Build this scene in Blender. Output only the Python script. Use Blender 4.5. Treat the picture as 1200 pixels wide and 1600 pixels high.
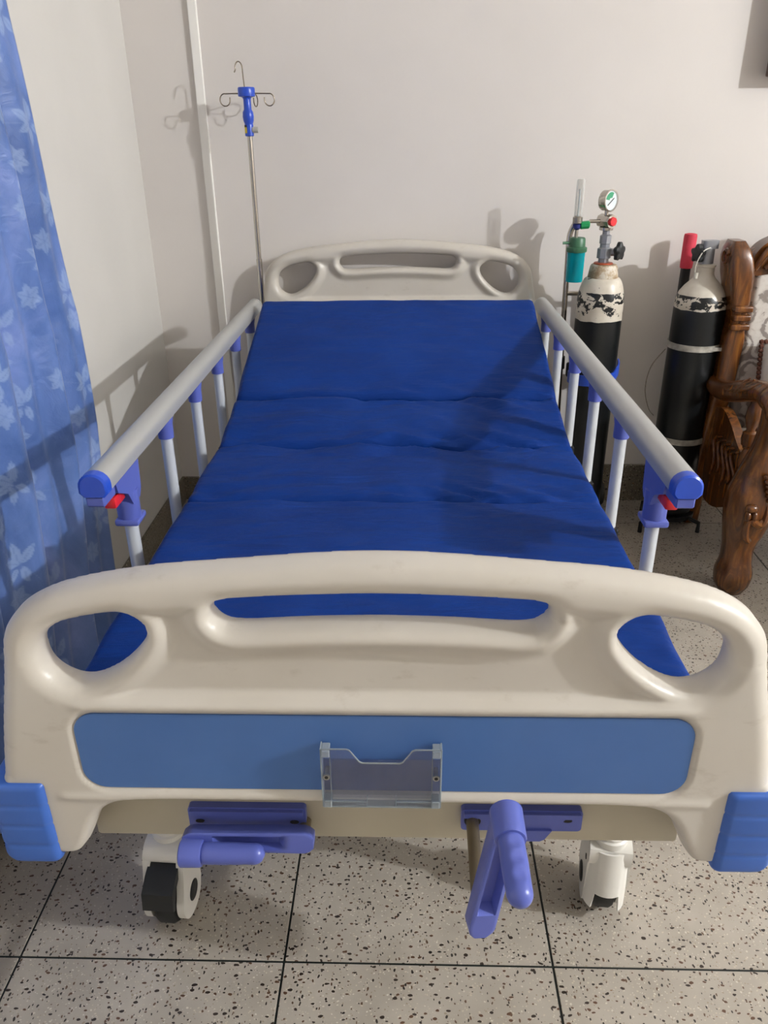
import bpy, bmesh, math, random
import numpy as np
from mathutils import Vector, Matrix, noise

random.seed(7)
for o in list(bpy.data.objects):
    bpy.data.objects.remove(o)
scene = bpy.context.scene
C = scene.collection
PI = math.pi

# ------------------------------------------------------------------ camera
F_PX, VPX, VPY, ROLL = 1220.0, 636.0, 212.0, -0.011
CAM_H = 1.42


def camera_axes():
    u, v = VPX - 600, VPY - 800
    cr, sr = math.cos(ROLL), math.sin(ROLL)
    u0 = cr * u + sr * v
    v0 = -sr * u + cr * v
    p = math.atan2(-v0, F_PX)
    psi = math.atan2(u0 * math.cos(p), F_PX)
    fwd = Vector((-math.sin(psi) * math.cos(p), math.cos(psi) * math.cos(p), -math.sin(p)))
    up = Vector((-math.sin(psi) * math.sin(p), math.cos(psi) * math.sin(p), math.cos(p)))
    rt = fwd.cross(up)
    dn = -up
    return cr * rt - sr * dn, sr * rt + cr * dn, fwd


cam_data = bpy.data.cameras.new('camera')
cam_data.sensor_fit = 'HORIZONTAL'
cam_data.sensor_width = 36.0
cam_data.lens = 36.0 * F_PX / 1200.0
cam_data.clip_start = 0.02
cam = bpy.data.objects.new('camera', cam_data)
C.objects.link(cam)
r_, d_, f_ = camera_axes()
m = Matrix.Identity(4)
for i in range(3):
    m[i][0] = r_[i]
    m[i][1] = -d_[i]
    m[i][2] = -f_[i]
m[2][3] = CAM_H
cam.matrix_world = m
scene.camera = cam

# ------------------------------------------------------------------ world, light, exposure
world = bpy.data.worlds.new('world')
scene.world = world
world.use_nodes = True
world.node_tree.nodes['Background'].inputs[0].default_value = (0.9, 0.85, 0.8, 1)
world.node_tree.nodes['Background'].inputs[1].default_value = 0.05

lamp = bpy.data.lights.new('room_bulb', 'POINT')
lamp.energy = 650
lamp.shadow_soft_size = 0.05
lamp.color = (0.94, 0.97, 1.0)
lo = bpy.data.objects.new('room_bulb', lamp)
lo.location = (4.6, -0.12, 2.98)
C.objects.link(lo)

vs = scene.view_settings
vs.view_transform = 'Standard'
vs.look = 'None'
vs.gamma = 1
vs.use_curve_mapping = False
vs.exposure = 0.0


# ------------------------------------------------------------------ materials
def lin(c):
    return tuple(((x / 255.0) / 12.92 if x / 255.0 <= 0.04045 else ((x / 255.0 + 0.055) / 1.055) ** 2.4) for x in c) + (1.0,)


class Mat:
    """small node helper"""

    def __init__(s, name, col=None, rough=0.5, metal=0.0, **kw):
        s.m = bpy.data.materials.new(name)
        s.m.use_nodes = True
        s.t = s.m.node_tree
        s.b = s.t.nodes['Principled BSDF']
        if col is not None:
            s.b.inputs['Base Color'].default_value = lin(col)
        s.b.inputs['Roughness'].default_value = rough
        s.b.inputs['Metallic'].default_value = metal
        for k, v in kw.items():
            s.b.inputs[k].default_value = v
        s.co = None

    def n(s, typ, **props):
        nd = s.t.nodes.new(typ)
        for k, v in props.items():
            setattr(nd, k, v)
        return nd

    def link(s, a, b):
        s.t.links.new(a, b)

    def coord(s, scale=(1, 1, 1), world_space=False):
        if world_space:
            g = s.n('ShaderNodeNewGeometry').outputs['Position']
        else:
            g = s.n('ShaderNodeTexCoord').outputs['Object']
        mp = s.n('ShaderNodeMapping')
        mp.inputs['Scale'].default_value = scale
        s.link(g, mp.inputs['Vector'])
        return mp.outputs['Vector']

    def noise(s, scale, detail=3, vec=None, rough=0.5, dist=0.0):
        nd = s.n('ShaderNodeTexNoise')
        nd.inputs['Scale'].default_value = scale
        nd.inputs['Detail'].default_value = detail
        nd.inputs['Roughness'].default_value = rough
        nd.inputs['Distortion'].default_value = dist
        if vec is not None:
            s.link(vec, nd.inputs['Vector'])
        return nd.outputs['Fac']

    def ramp(s, fac, stops, interp='LINEAR'):
        nd = s.n('ShaderNodeValToRGB')
        nd.color_ramp.interpolation = interp
        el = nd.color_ramp.elements
        while len(el) < len(stops):
            el.new(0.5)
        for e, (p, c) in zip(el, stops):
            e.position = p
            e.color = c if len(c) == 4 else lin(c)
        s.link(fac, nd.inputs[0])
        return nd.outputs[0]

    def mix(s, fac, a, b, blend='MIX'):
        nd = s.n('ShaderNodeMix', data_type='RGBA', blend_type=blend)
        for inp, v in ((nd.inputs[0], fac), (nd.inputs[6], a), (nd.inputs[7], b)):
            if hasattr(v, 'is_linked'):
                s.link(v, inp)
            elif isinstance(v, tuple):
                inp.default_value = v if len(v) == 4 else lin(v)
            else:
                inp.default_value = v
        return nd.outputs[2]

    def math(s, op, a, b=0.0, c=0.0):
        nd = s.n('ShaderNodeMath', operation=op)
        for inp, v in zip(nd.inputs, (a, b, c)):
            if hasattr(v, 'is_linked'):
                s.link(v, inp)
            else:
                inp.default_value = v
        return nd.outputs[0]

    def color(s, out):
        s.link(out, s.b.inputs['Base Color'])

    def bump(s, fac, strength=0.2, dist=0.01):
        nd = s.n('ShaderNodeBump')
        nd.inputs['Strength'].default_value = strength
        nd.inputs['Distance'].default_value = dist
        s.link(fac, nd.inputs['Height'])
        s.link(nd.outputs[0], s.b.inputs['Normal'])


M = {}


def wall_mat(name, col):
    k = Mat(name, col, 0.75)
    v = k.coord(world_space=True)
    nz = k.noise(2.2, 4, v)
    c2 = tuple(max(0, x - 5) for x in col)
    k.color(k.ramp(nz, [(0.35, c2), (0.65, col)]))
    k.bump(k.noise(60, 3, v), 0.08, 0.003)
    return k.m


M['wall_back'] = wall_mat('cream_wall_paint', (220, 214, 209))
M['wall_left'] = wall_mat('pale_wall_paint', (207, 204, 199))
M['wall_other'] = wall_mat('room_wall_paint', (208, 203, 197))
M['ceiling'] = wall_mat('ceiling_paint', (230, 226, 218))


def terrazzo(name, base, dark=1.0):
    k = Mat(name, base, 0.38)
    v = k.coord(world_space=True)
    nzc = k.n('ShaderNodeTexNoise')
    nzc.inputs['Scale'].default_value = 55
    nzc.inputs['Detail'].default_value = 2
    k.link(v, nzc.inputs['Vector'])
    add = k.n('ShaderNodeVectorMath', operation='MULTIPLY_ADD')
    k.link(nzc.outputs['Color'], add.inputs[0])
    add.inputs[1].default_value = (0.009, 0.009, 0.009)
    k.link(v, add.inputs[2])
    vv = add.outputs[0]
    b1 = lin(base)
    patch = k.noise(9, 4, v)
    col = k.ramp(patch, [(0.3, tuple(x - 10 for x in base)), (0.7, tuple(min(255, x + 6) for x in base))])

    def chips(col, scale, thr, pick, tints, stretch):
        mp = k.n('ShaderNodeMapping')
        mp.inputs['Scale'].default_value = stretch
        mp.inputs['Rotation'].default_value = (0, 0, stretch[0] * 0.7)
        k.link(vv, mp.inputs['Vector'])
        vo = k.n('ShaderNodeTexVoronoi', voronoi_dimensions='3D', feature='F1')
        vo.inputs['Scale'].default_value = scale
        k.link(mp.outputs[0], vo.inputs['Vector'])
        sep = k.n('ShaderNodeSeparateColor')
        k.link(vo.outputs['Color'], sep.inputs[0])
        t = k.math('MULTIPLY_ADD', sep.outputs[1], thr, thr * 0.5)
        inside = k.math('LESS_THAN', vo.outputs['Distance'], t)
        chosen = k.math('GREATER_THAN', sep.outputs[0], pick)
        fac = k.math('MULTIPLY', inside, chosen)
        tint = k.ramp(sep.outputs[2], tints, 'CONSTANT')
        return k.mix(fac, col, tint)

    col = chips(col, 210, 0.30, 0.62, [(0.0, (188, 178, 160)), (0.5, (150, 138, 120)), (0.8, (196, 190, 176))], (1, 1.2, 1))
    col = chips(col, 82, 0.27, 0.64, [(0.0, (48, 38, 32)), (0.4, (88, 62, 46)), (0.62, (34, 29, 27)), (0.88, (124, 92, 60))], (1.0, 1.7, 1))
    col = chips(col, 104, 0.26, 0.62, [(0.0, (52, 46, 42)), (0.5, (96, 74, 58)), (0.75, (36, 32, 32))], (1.7, 1.0, 1))
    k.color(col)
    return k.m


M['terrazzo'] = terrazzo('speckled_terrazzo', (170, 162, 151))
M['skirting'] = terrazzo('dark_skirting_terrazzo', (112, 104, 90))
M['joint'] = Mat('dark_joint_strip', (26, 32, 30), 0.5).m


def plastic(name, col, rough=0.35, var=4, scale=8):
    k = Mat(name, col, rough)
    v = k.coord()
    nz = k.noise(scale, 4, v)
    k.color(k.ramp(nz, [(0.3, tuple(max(0, x - var) for x in col)), (0.7, tuple(min(255, x + var) for x in col))]))
    k.bump(k.noise(220, 2, v), 0.03, 0.001)
    return k.m


def board_mat():
    k = Mat('ivory_plastic', (206, 198, 187), 0.36)
    v = k.coord()
    a = k.ramp(k.noise(5, 4, v), [(0.3, (198, 191, 180)), (0.7, (205, 199, 190))])
    # light grime scuffs
    g = k.noise(14, 6, k.coord((1, 1, 2.2)), 0.65)
    fac = k.ramp(g, [(0.60, (0, 0, 0, 1)), (0.80, (0.35, 0.35, 0.35, 1))])
    k.color(k.mix(fac, a, (140, 124, 102)))
    k.bump(k.noise(300, 2, v), 0.03, 0.001)
    return k.m


M['ivory'] = board_mat()
M['frame'] = plastic('cream_enamel', (184, 176, 156), 0.4)
M['panel_blue'] = plastic('steel_blue_laminate', (70, 108, 168), 0.42, 3)
M['bumper_blue'] = plastic('cobalt_bumper_plastic', (56, 98, 180), 0.38, 4)
M['violet'] = plastic('periwinkle_plastic', (88, 100, 178), 0.32, 4)
M['royal'] = plastic('royal_blue_plastic', (40, 78, 190), 0.3, 4)
M['red'] = plastic('red_plastic', (214, 40, 48), 0.35, 4)
M['red_foam'] = plastic('red_foam', (205, 55, 75), 0.7, 6, 30)
M['rail'] = Mat('satin_aluminium', (182, 183, 182), 0.38, 0.4).m
M['post'] = Mat('pale_coated_aluminium', (205, 210, 216), 0.36, 0.25).m
M['chrome'] = Mat('chrome_steel', (190, 184, 176), 0.16, 1.0).m
M['brushed'] = Mat('brushed_nickel', (165, 160, 152), 0.32, 1.0).m
M['valve_grey'] = Mat('grey_valve_alloy', (150, 152, 158), 0.34, 0.45).m
M['wire'] = Mat('stainless_wire', (150, 140, 128), 0.25, 1.0).m
M['shaft'] = Mat('worn_steel_shaft', (140, 128, 108), 0.38, 0.8).m
M['black'] = plastic('black_rubber', (30, 32, 33), 0.55, 4)
M['white_plastic'] = plastic('white_caster_plastic', (222, 219, 212), 0.38, 4)
M['dark_metal'] = Mat('dark_steel', (40, 40, 42), 0.4, 0.6).m
M['band'] = plastic('galvanised_band', (165, 160, 150), 0.4, 25, 40)
M['green'] = plastic('green_knob_plastic', (28, 140, 82), 0.3, 4)
M['green_cap'] = plastic('sage_cap_plastic', (58, 104, 76), 0.4, 4)
M['navy'] = plastic('navy_plastic', (40, 50, 120), 0.35, 3)
M['yellow'] = plastic('yellow_sticker', (214, 190, 50), 0.5, 4)
M['clear_grey'] = plastic('translucent_knob', (176, 174, 164), 0.35, 4)
M['brass'] = Mat('copper_ring', (170, 80, 50), 0.4, 0.5).m
M['dial'] = plastic('dial_white', (214, 222, 226), 0.4, 2)
M['dial_green'] = plastic('dial_green', (60, 150, 110), 0.5, 2)
M['screw'] = Mat('screw_steel', (175, 175, 175), 0.3, 1.0).m
M['ink'] = plastic('black_ink', (22, 22, 24), 0.6, 2)
M['hose'] = plastic('clear_hose', (196, 192, 180), 0.3, 4)


def see_through(name, tint, alpha, rough=0.06, edge=0.35, diffuse=True):
    k = Mat(name)
    t = k.t
    t.nodes.remove(k.b)
    out = [n for n in t.nodes if n.type == 'OUTPUT_MATERIAL'][0]
    tr = k.n('ShaderNodeBsdfTransparent')
    tr.inputs[0].default_value = lin(tint)
    gl = k.n('ShaderNodeBsdfPrincipled' if diffuse else 'ShaderNodeBsdfGlossy')
    gl.inputs[0].default_value = lin(tint)
    gl.inputs['Roughness'].default_value = rough
    lw = k.n('ShaderNodeLayerWeight')
    lw.inputs[0].default_value = edge
    f = k.math('ADD', k.math('MULTIPLY', lw.outputs['Facing'], 1.0 - alpha), alpha)
    mx = k.n('ShaderNodeMixShader')
    k.link(f, mx.inputs[0])
    k.link(tr.outputs[0], mx.inputs[1])
    k.link(gl.outputs[0], mx.inputs[2])
    k.link(mx.outputs[0], out.inputs[0])
    return k.m


M['acrylic'] = see_through('clear_acrylic', (238, 240, 246), 0.02, 0.06, 0.10, False)
M['acrylic_edge'] = see_through('acrylic_edge', (214, 222, 226), 0.25, 0.06, 0.2)
M['tube_clear'] = see_through('clear_flow_tube', (236, 236, 234), 0.12)
M['teal'] = see_through('teal_bottle_plastic', (20, 178, 190), 0.34, 0.1)


def fabric_mat():
    k = Mat('royal_blue_fabric', (26, 58, 150), 0.6)
    v = k.coord()
    a = k.ramp(k.noise(6, 3, v), [(0.3, (10, 46, 116)), (0.7, (13, 54, 130))])
    k.color(a)
    k.b.inputs['Specular IOR Level'].default_value = 0.12
    vx = k.coord((1.6, 7, 4))
    w1 = k.noise(3.2, 4, vx, 0.55, 0.6)
    w2 = k.noise(420, 1, v)
    k.bump(k.math('ADD', w1, k.math('MULTIPLY', w2, 0.03)), 0.4, 0.025)
    return k.m


M['mattress'] = fabric_mat()


def cylinder_mat(name, z_white, z_mix, seed, belt_bias=0.36, belt_slope=0.2, chips=True):
    """black body, chipped white shoulder: heights are local z"""
    k = Mat(name, (12, 14, 16), 0.34)
    tc = k.n('ShaderNodeTexCoord').outputs['Object']
    sp = k.n('ShaderNodeSeparateXYZ')
    k.link(tc, sp.inputs[0])
    mp = k.n('ShaderNodeMapping')
    mp.inputs['Location'].default_value = (seed, seed * 2, seed * 3)
    mp.inputs['Scale'].default_value = (1, 1, 1.6)
    k.link(tc, mp.inputs[0])
    nz = k.noise(30, 6, mp.outputs[0], 0.62, 0.4)
    edge = k.math('MULTIPLY_ADD', k.noise(22, 3, tc), 0.012, -0.006)
    zz_ = k.math('ADD', sp.outputs[2], edge)
    t = k.math('DIVIDE', k.math('SUBTRACT', zz_, z_mix), z_white - z_mix)
    above = k.math('GREATER_THAN', t, 1.0)
    mid = k.math('GREATER_THAN', t, 0.0)
    # chipped belt: whiter towards its lower edge; shoulder: only a few chips
    belt = k.math('GREATER_THAN', nz, k.math('MULTIPLY_ADD', t, belt_slope, belt_bias))
    shoulder = k.math('GREATER_THAN', nz, 0.36 if chips else 0.28)
    fac = k.math('MAXIMUM', k.math('MULTIPLY', mid, k.math('MULTIPLY', belt, k.math('SUBTRACT', 1.0, above))), k.math('MULTIPLY', above, shoulder))
    white = k.ramp(k.noise(18, 4, tc), [(0.3, (196, 186, 170)), (0.7, (216, 209, 196))])
    rust = k.ramp(k.noise(7, 5, mp.outputs[0], 0.7), [(0.62, (13, 16, 18)), (0.74, (34, 25, 21)), (0.8, (60, 40, 30))])
    k.color(k.mix(fac, rust, white))
    k.bump(fac, 0.15, 0.002)
    return k.m


def wood_mat():
    k = Mat('varnished_walnut', (110, 62, 30), 0.26)
    v = k.coord((9, 9, 1.4))
    a = k.noise(4, 5, v, 0.6, 1.2)
    k.color(k.ramp(a, [(0.25, (52, 26, 11)), (0.55, (100, 57, 20)), (0.8, (148, 94, 36))]))
    k.b.inputs['Coat Weight'].default_value = 0.3
    k.b.inputs['Coat Roughness'].default_value = 0.15
    k.bump(k.noise(30, 4, v), 0.1, 0.002)
    return k.m


M['wood'] = wood_mat()


def upholstery_mat():
    k = Mat('grey_damask', (180, 172, 165), 0.8)
    v = k.coord()
    vo = k.n('ShaderNodeTexVoronoi', feature='SMOOTH_F1')
    vo.inputs['Scale'].default_value = 13
    k.link(v, vo.inputs['Vector'])
    rings = k.math('SINE', k.math('MULTIPLY', vo.outputs['Distance'], 34))
    nz = k.noise(45, 4, v, 0.6, 1.0)
    s1 = k.math('ADD', k.math('MULTIPLY', rings, 0.22), nz)
    k.color(k.ramp(s1, [(0.42, (138, 128, 122)), (0.52, (196, 188, 180)), (0.75, (206, 200, 193))]))
    return k.m


M['damask'] = upholstery_mat()
M['cushion'] = plastic('white_cushion_cloth', (214, 208, 200), 0.85, 6, 20)
M['fringe'] = plastic('brown_bead_trim', (84, 44, 28), 0.6, 10, 60)


def curtain_mat():
    k = Mat('blue_satin_print', (90, 120, 190), 0.42)
    at = k.n('ShaderNodeVertexColor', layer_name='print')
    v = k.coord()
    a = k.ramp(k.noise(4.5, 5, k.coord((1, 1, 0.7)), 0.6, 0.8), [(0.3, (58, 90, 150)), (0.5, (84, 114, 176)), (0.72, (124, 144, 204))])
    k.color(k.mix(k.math('MULTIPLY', at.outputs[0], 0.38), a, (168, 190, 222)))
    k.b.inputs['Sheen Weight'].default_value = 0.25
    k.bump(k.noise(16, 5, v, 0.6, 0.8), 0.35, 0.012)
    return k.m


M['curtain'] = curtain_mat()


# ------------------------------------------------------------------ object helpers
XF = 0.0          # depth factor used while the gas equipment is built


def root_loc(o):
    v = Vector((0, 0, 0))
    while o is not None:
        v = v + o.location
        o = o.parent
    return v


def tag(o, label=None, cat=None, group=None, kind=None):
    for k, v in (('label', label), ('category', cat), ('group', group), ('kind', kind)):
        if v is not None:
            o[k] = v
    return o


def thing(name, loc, label, cat, group=None):
    o = bpy.data.objects.new(name, None)
    o.empty_display_size = 0.05
    if XF:
        loc = (loc[0] * XF, loc[1] * XF, CAM_H + (loc[2] - CAM_H) * XF)
    o.location = loc
    C.objects.link(o)
    return tag(o, label, cat, group)


def obj(name, bm, mat, parent=None, smooth=True, label=None, sharp=35, at_base=True):
    """link a bmesh given in world coordinates as one object"""
    if XF:
        for v in bm.verts:
            v.co = Vector((v.co.x * XF, v.co.y * XF, CAM_H + (v.co.z - CAM_H) * XF))
    if parent is not None:
        off = root_loc(parent)
    elif at_base:
        xs = [v.co for v in bm.verts]
        off = Vector(((min(v.x for v in xs) + max(v.x for v in xs)) / 2, (min(v.y for v in xs) + max(v.y for v in xs)) / 2, min(v.z for v in xs)))
    else:
        off = Vector((0, 0, 0))
    bmesh.ops.translate(bm, verts=bm.verts, vec=-off)
    bmesh.ops.recalc_face_normals(bm, faces=bm.faces)
    me = bpy.data.meshes.new(name)
    if smooth:
        for f in bm.faces:
            f.smooth = True
        ang = math.radians(sharp)
        for e in bm.edges:
            if len(e.link_faces) == 2 and e.calc_face_angle(0) > ang:
                e.smooth = False
    bm.to_mesh(me)
    bm.free()
    me.materials.append(M[mat] if isinstance(mat, str) else mat)
    o = bpy.data.objects.new(name, me)
    C.objects.link(o)
    if parent is not None:
        o.parent = parent
    else:
        o.location = off
    if label:
        o['label'] = label
    return o


def again(src, delta, parent, name=None):
    """a copy of one part, sharing its mesh"""
    c = src.copy()
    C.objects.link(c)
    c.parent = parent
    c.location = src.location + Vector(delta)
    return c


def nb():
    return bmesh.new()


def add_box(bm, lo, hi, bev=0.0, seg=2, rot=None):
    r = bmesh.ops.create_cube(bm, size=1.0)
    vs_ = r['verts']
    c = [(a + b) / 2 for a, b in zip(lo, hi)]
    s = [abs(b - a) for a, b in zip(lo, hi)]
    bmesh.ops.scale(bm, vec=s, verts=vs_)
    if bev > 0:
        es = list({e for v in vs_ for e in v.link_edges})
        rb = bmesh.ops.bevel(bm, geom=es, offset=bev, segments=seg, profile=0.5, affect='EDGES')
        vs_ = list({v for f in rb['faces'] for v in f.verts} | {v for v in vs_ if v.is_valid})
    if rot is not None:
        bmesh.ops.rotate(bm, verts=vs_, cent=(0, 0, 0), matrix=rot)
    bmesh.ops.translate(bm, verts=vs_, vec=c)
    return bm


def ring_bridge(bm, rings, closed=True, cap=(True, True)):
    n = len(rings[0])
    vr = [[bm.verts.new(p) for p in r] for r in rings]
    for a, b in zip(vr[:-1], vr[1:]):
        for i in range(n if closed else n - 1):
            j = (i + 1) % n
            bm.faces.new((a[i], a[j], b[j], b[i]))
    if cap[0]:
        bm.faces.new(vr[0][::-1])
    if cap[1]:
        bm.faces.new(vr[-1])
    return vr


def frames(path):
    path = [Vector(p) for p in path]
    tans = []
    for i in range(len(path)):
        a = path[max(i - 1, 0)]
        b = path[min(i + 1, len(path) - 1)]
        tans.append((b - a).normalized())
    ref = Vector((0, 0, 1)) if abs(tans[0].z) < 0.9 else Vector((1, 0, 0))
    nrm = (ref - tans[0] * ref.dot(tans[0])).normalized()
    out = []
    for p, t in zip(path, tans):
        nrm = (nrm - t * nrm.dot(t))
        nrm.normalize()
        out.append((p, t, nrm, t.cross(nrm)))
    return out


def add_tube(bm, path, rad, seg=14, cap=True, squash=None):
    fr = frames(path)
    rs = rad if isinstance(rad, (list, tuple)) else [rad] * len(fr)
    rings = []
    for (p, t, n, b), r in zip(fr, rs):
        sx, sy = (r, r) if squash is None else (r * squash[0], r * squash[1])
        rings.append([p + n * (math.cos(2 * PI * k / seg) * sx) + b * (math.sin(2 * PI * k / seg) * sy) for k in range(seg)])
    ring_bridge(bm, rings, True, (cap, cap))
    return bm


def add_lathe(bm, prof, axis_pt=(0, 0, 0), axis='Z', seg=28, cap=True, mat3=None):
    """prof: (radius, height) pairs along the axis"""
    rings = []
    for r, h in prof:
        ring = []
        for k in range(seg):
            a = 2 * PI * k / seg
            x, y = r * math.cos(a), r * math.sin(a)
            if axis == 'Z':
                p = Vector((x, y, h))
            elif axis == 'Y':
                p = Vector((x, h, y))
            else:
                p = Vector((h, x, y))
            if mat3 is not None:
                p = mat3 @ p
            ring.append(p + Vector(axis_pt))
        rings.append(ring)
    ring_bridge(bm, rings, True, (cap, cap))
    return bm


def add_prism(bm, poly, fn, t0, t1):
    """polygon (a, b) pushed from t0 to t1; fn(a, b, t) gives the point"""
    ring_bridge(bm, [[Vector(fn(a, b, t0)) for a, b in poly], [Vector(fn(a, b, t1)) for a, b in poly]])
    return bm


def bevel_all(bm, off, seg=2, ang=30):
    es = [e for e in bm.edges if len(e.link_faces) == 2 and e.calc_face_angle(0) > math.radians(ang)]
    bmesh.ops.bevel(bm, geom=es, offset=off, segments=seg, profile=0.5, affect='EDGES', clamp_overlap=True)
    return bm


def smooth_poly(pts, it=3):
    pts = [tuple(p) for p in pts]
    for _ in range(it):
        q = []
        for i in range(len(pts)):
            a, b = pts[i], pts[(i + 1) % len(pts)]
            q.append((0.75 * a[0] + 0.25 * b[0], 0.75 * a[1] + 0.25 * b[1]))
            q.append((0.25 * a[0] + 0.75 * b[0], 0.25 * a[1] + 0.75 * b[1]))
        pts = q
    return pts


def rounded_rect(x0, x1, y0, y1, r, n=6):
    out = []
    for cx, cy, a0 in ((x1 - r, y1 - r, 0), (x0 + r, y1 - r, 90), (x0 + r, y0 + r, 180), (x1 - r, y0 + r, 270)):
        for k in range(n + 1):
            a = math.radians(a0 + 90 * k / n)
            out.append((cx + r * math.cos(a), cy + r * math.sin(a)))
    return out


def catmull(pts, n=6):
    pts = [Vector(p) for p in pts]
    out = []
    for i in range(len(pts) - 1):
        p0 = pts[max(i - 1, 0)]
        p1, p2 = pts[i], pts[i + 1]
        p3 = pts[min(i + 2, len(pts) - 1)]
        for k in range(n):
            t = k / n
            out.append(0.5 * ((2 * p1) + (p2 - p0) * t + (2 * p0 - 5 * p1 + 4 * p2 - p3) * t * t + (3 * p1 - p0 - 3 * p2 + p3) * t ** 3))
    out.append(pts[-1])
    return out


# ------------------------------------------------------------------ the room
XL, XR, YF, YB, ZC = -0.967, 5.7, -6.6, 3.08, 3.3


def struct(name, bm, mat, parent=None, smooth=False):
    o = obj(name, bm, mat, parent, smooth=smooth, at_base=False)
    if parent is None:
        o['kind'] = 'structure'
    return o


bm = nb()
add_box(bm, (XL - 0.1, YF - 0.1, -0.12), (XR + 0.1, YB + 0.1, -0.002))
floor = struct('floor', bm, 'joint')
xj = [XL] + [-0.742 + 0.5112 * k for k in range(0, 13)] + [XR]
yj = [YF, -4.692, -2.806, -0.92, 0.966, 2.852, YB]
for i in range(len(xj) - 1):
    for j in range(len(yj) - 1):
        g = 0.0022
        x0, x1 = xj[i] + (g if i else 0), xj[i + 1] - (g if i < len(xj) - 2 else 0)
        y0, y1 = yj[j] + (g if j else 0), yj[j + 1] - (g if j < len(yj) - 2 else 0)
        bm = nb()
        add_box(bm, (x0, y0, -0.012), (x1, y1, 0.0), 0.0008, 1)
        struct('floor_tile', bm, 'terrazzo', floor)
for nm, lo_, hi_, mt in (('wall_back', (XL - 0.1, YB, -0.1), (XR + 0.1, YB + 0.1, ZC), 'wall_back'),
                         ('wall_left', (XL - 0.1, YF, -0.1), (XL, YB, ZC), 'wall_left'),
                         ('wall_right', (XR, YF, -0.1), (XR + 0.1, YB, ZC), 'wall_other'),
                         ('wall_front', (XL - 0.1, YF - 0.1, -0.1), (XR + 0.1, YF, ZC), 'wall_other'),
                         ('ceiling', (XL - 0.1, YF - 0.1, ZC), (XR + 0.1, YB + 0.1, ZC + 0.1), 'ceiling')):
    bm = nb()
    add_box(bm, lo_, hi_)
    struct(nm, bm, mt)
bm = nb()
add_box(bm, (XL, YB - 0.012, 0.0), (-0.2, YB, 0.105), 0.002, 1)
add_box(bm, (-0.2, YB - 0.012, 0.0), (XR, YB, 0.164), 0.002, 1)
struct('baseboard_back', bm, 'skirting')
bm = nb()
add_box(bm, (XL, YF, 0.0), (XL + 0.012, YB - 0.012, 0.105), 0.002, 1)
struct('baseboard_left', bm, 'skirting')
bm = nb()
add_box(bm, (-0.737, YB - 0.014, 0.105), (-0.706, YB, ZC), 0.003, 2)
o = struct('trim_1', bm, Mat('white_conduit', (238, 235, 230), 0.5).m)
o['label'] = 'narrow white cable trunking running up the back wall near the corner'

# ------------------------------------------------------------------ the bed
U0 = -0.033
bed = thing('hospital_bed', (U0, 1.88, 0.0), 'ivory and blue hospital bed with side rails, cranks and casters', 'bed')

HALF = [(0, .952), (.06, .9505), (.115, .9465), (.21, .938), (.286, .9315), (.345, .922), (.40, .910), (.437, .896), (.465, .878), (.484, .856),
        (.496, .835), (.503, .79), (.515, .74), (.529, .68), (.543, .607), (.551, .55), (.555, .50), (.553, .462), (.540, .449),
        (.470, .449), (.455, .452), (.443, .468), (.430, .498), (.416, .528), (.396, .549), (.360, .560), (.300, .562), (.15, .562)]
D_HOLE = [(.301, .842), (.309, .862), (.332, .875), (.361, .871), (.388, .8655), (.415, .858), (.440, .840), (.450, .816), (.448, .786), (.432, .766), (.408, .756), (.383, .761), (.350, .781), (.317, .813)]
SLOT = [(-.218, .876), (-.208, .893), (-.16, .897), (-.10, .9005), (0, .9035), (.10, .9005), (.16, .897), (.208, .893), (.218, .876), (.212, .857), (.192, .846), (.12, .851), (.06, .8535), (0, .8545), (-.06, .8535), (-.12, .851), (-.192, .846), (-.212, .857)]
PANEL = (-.421, .421, .588, .7205)


def poly_sdf(P, X, Z):
    P = np.array(P)
    d = np.full(X.shape, 1e9)
    ins = np.zeros(X.shape, bool)
    for i in range(len(P)):
        a, b = P[i], P[(i + 1) % len(P)]
        e = b - a
        L = e @ e
        if L < 1e-14:
            continue
        t = np.clip(((X - a[0]) * e[0] + (Z - a[1]) * e[1]) / L, 0, 1)
        d = np.minimum(d, np.hypot(X - a[0] - t * e[0], Z - a[1] - t * e[1]))
        c = (a[1] > Z) != (b[1] > Z)
        with np.errstate(divide='ignore', invalid='ignore'):
            xi = a[0] + (Z - a[1]) * e[0] / (e[1] if e[1] != 0 else 1e-12)
        ins ^= c & (X < xi)
    return np.where(ins, -d, d)


def sstep(a, b, x):
    t = np.clip((x - a) / (b - a), 0, 1)
    return t * t * (3 - 2 * t)


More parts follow.
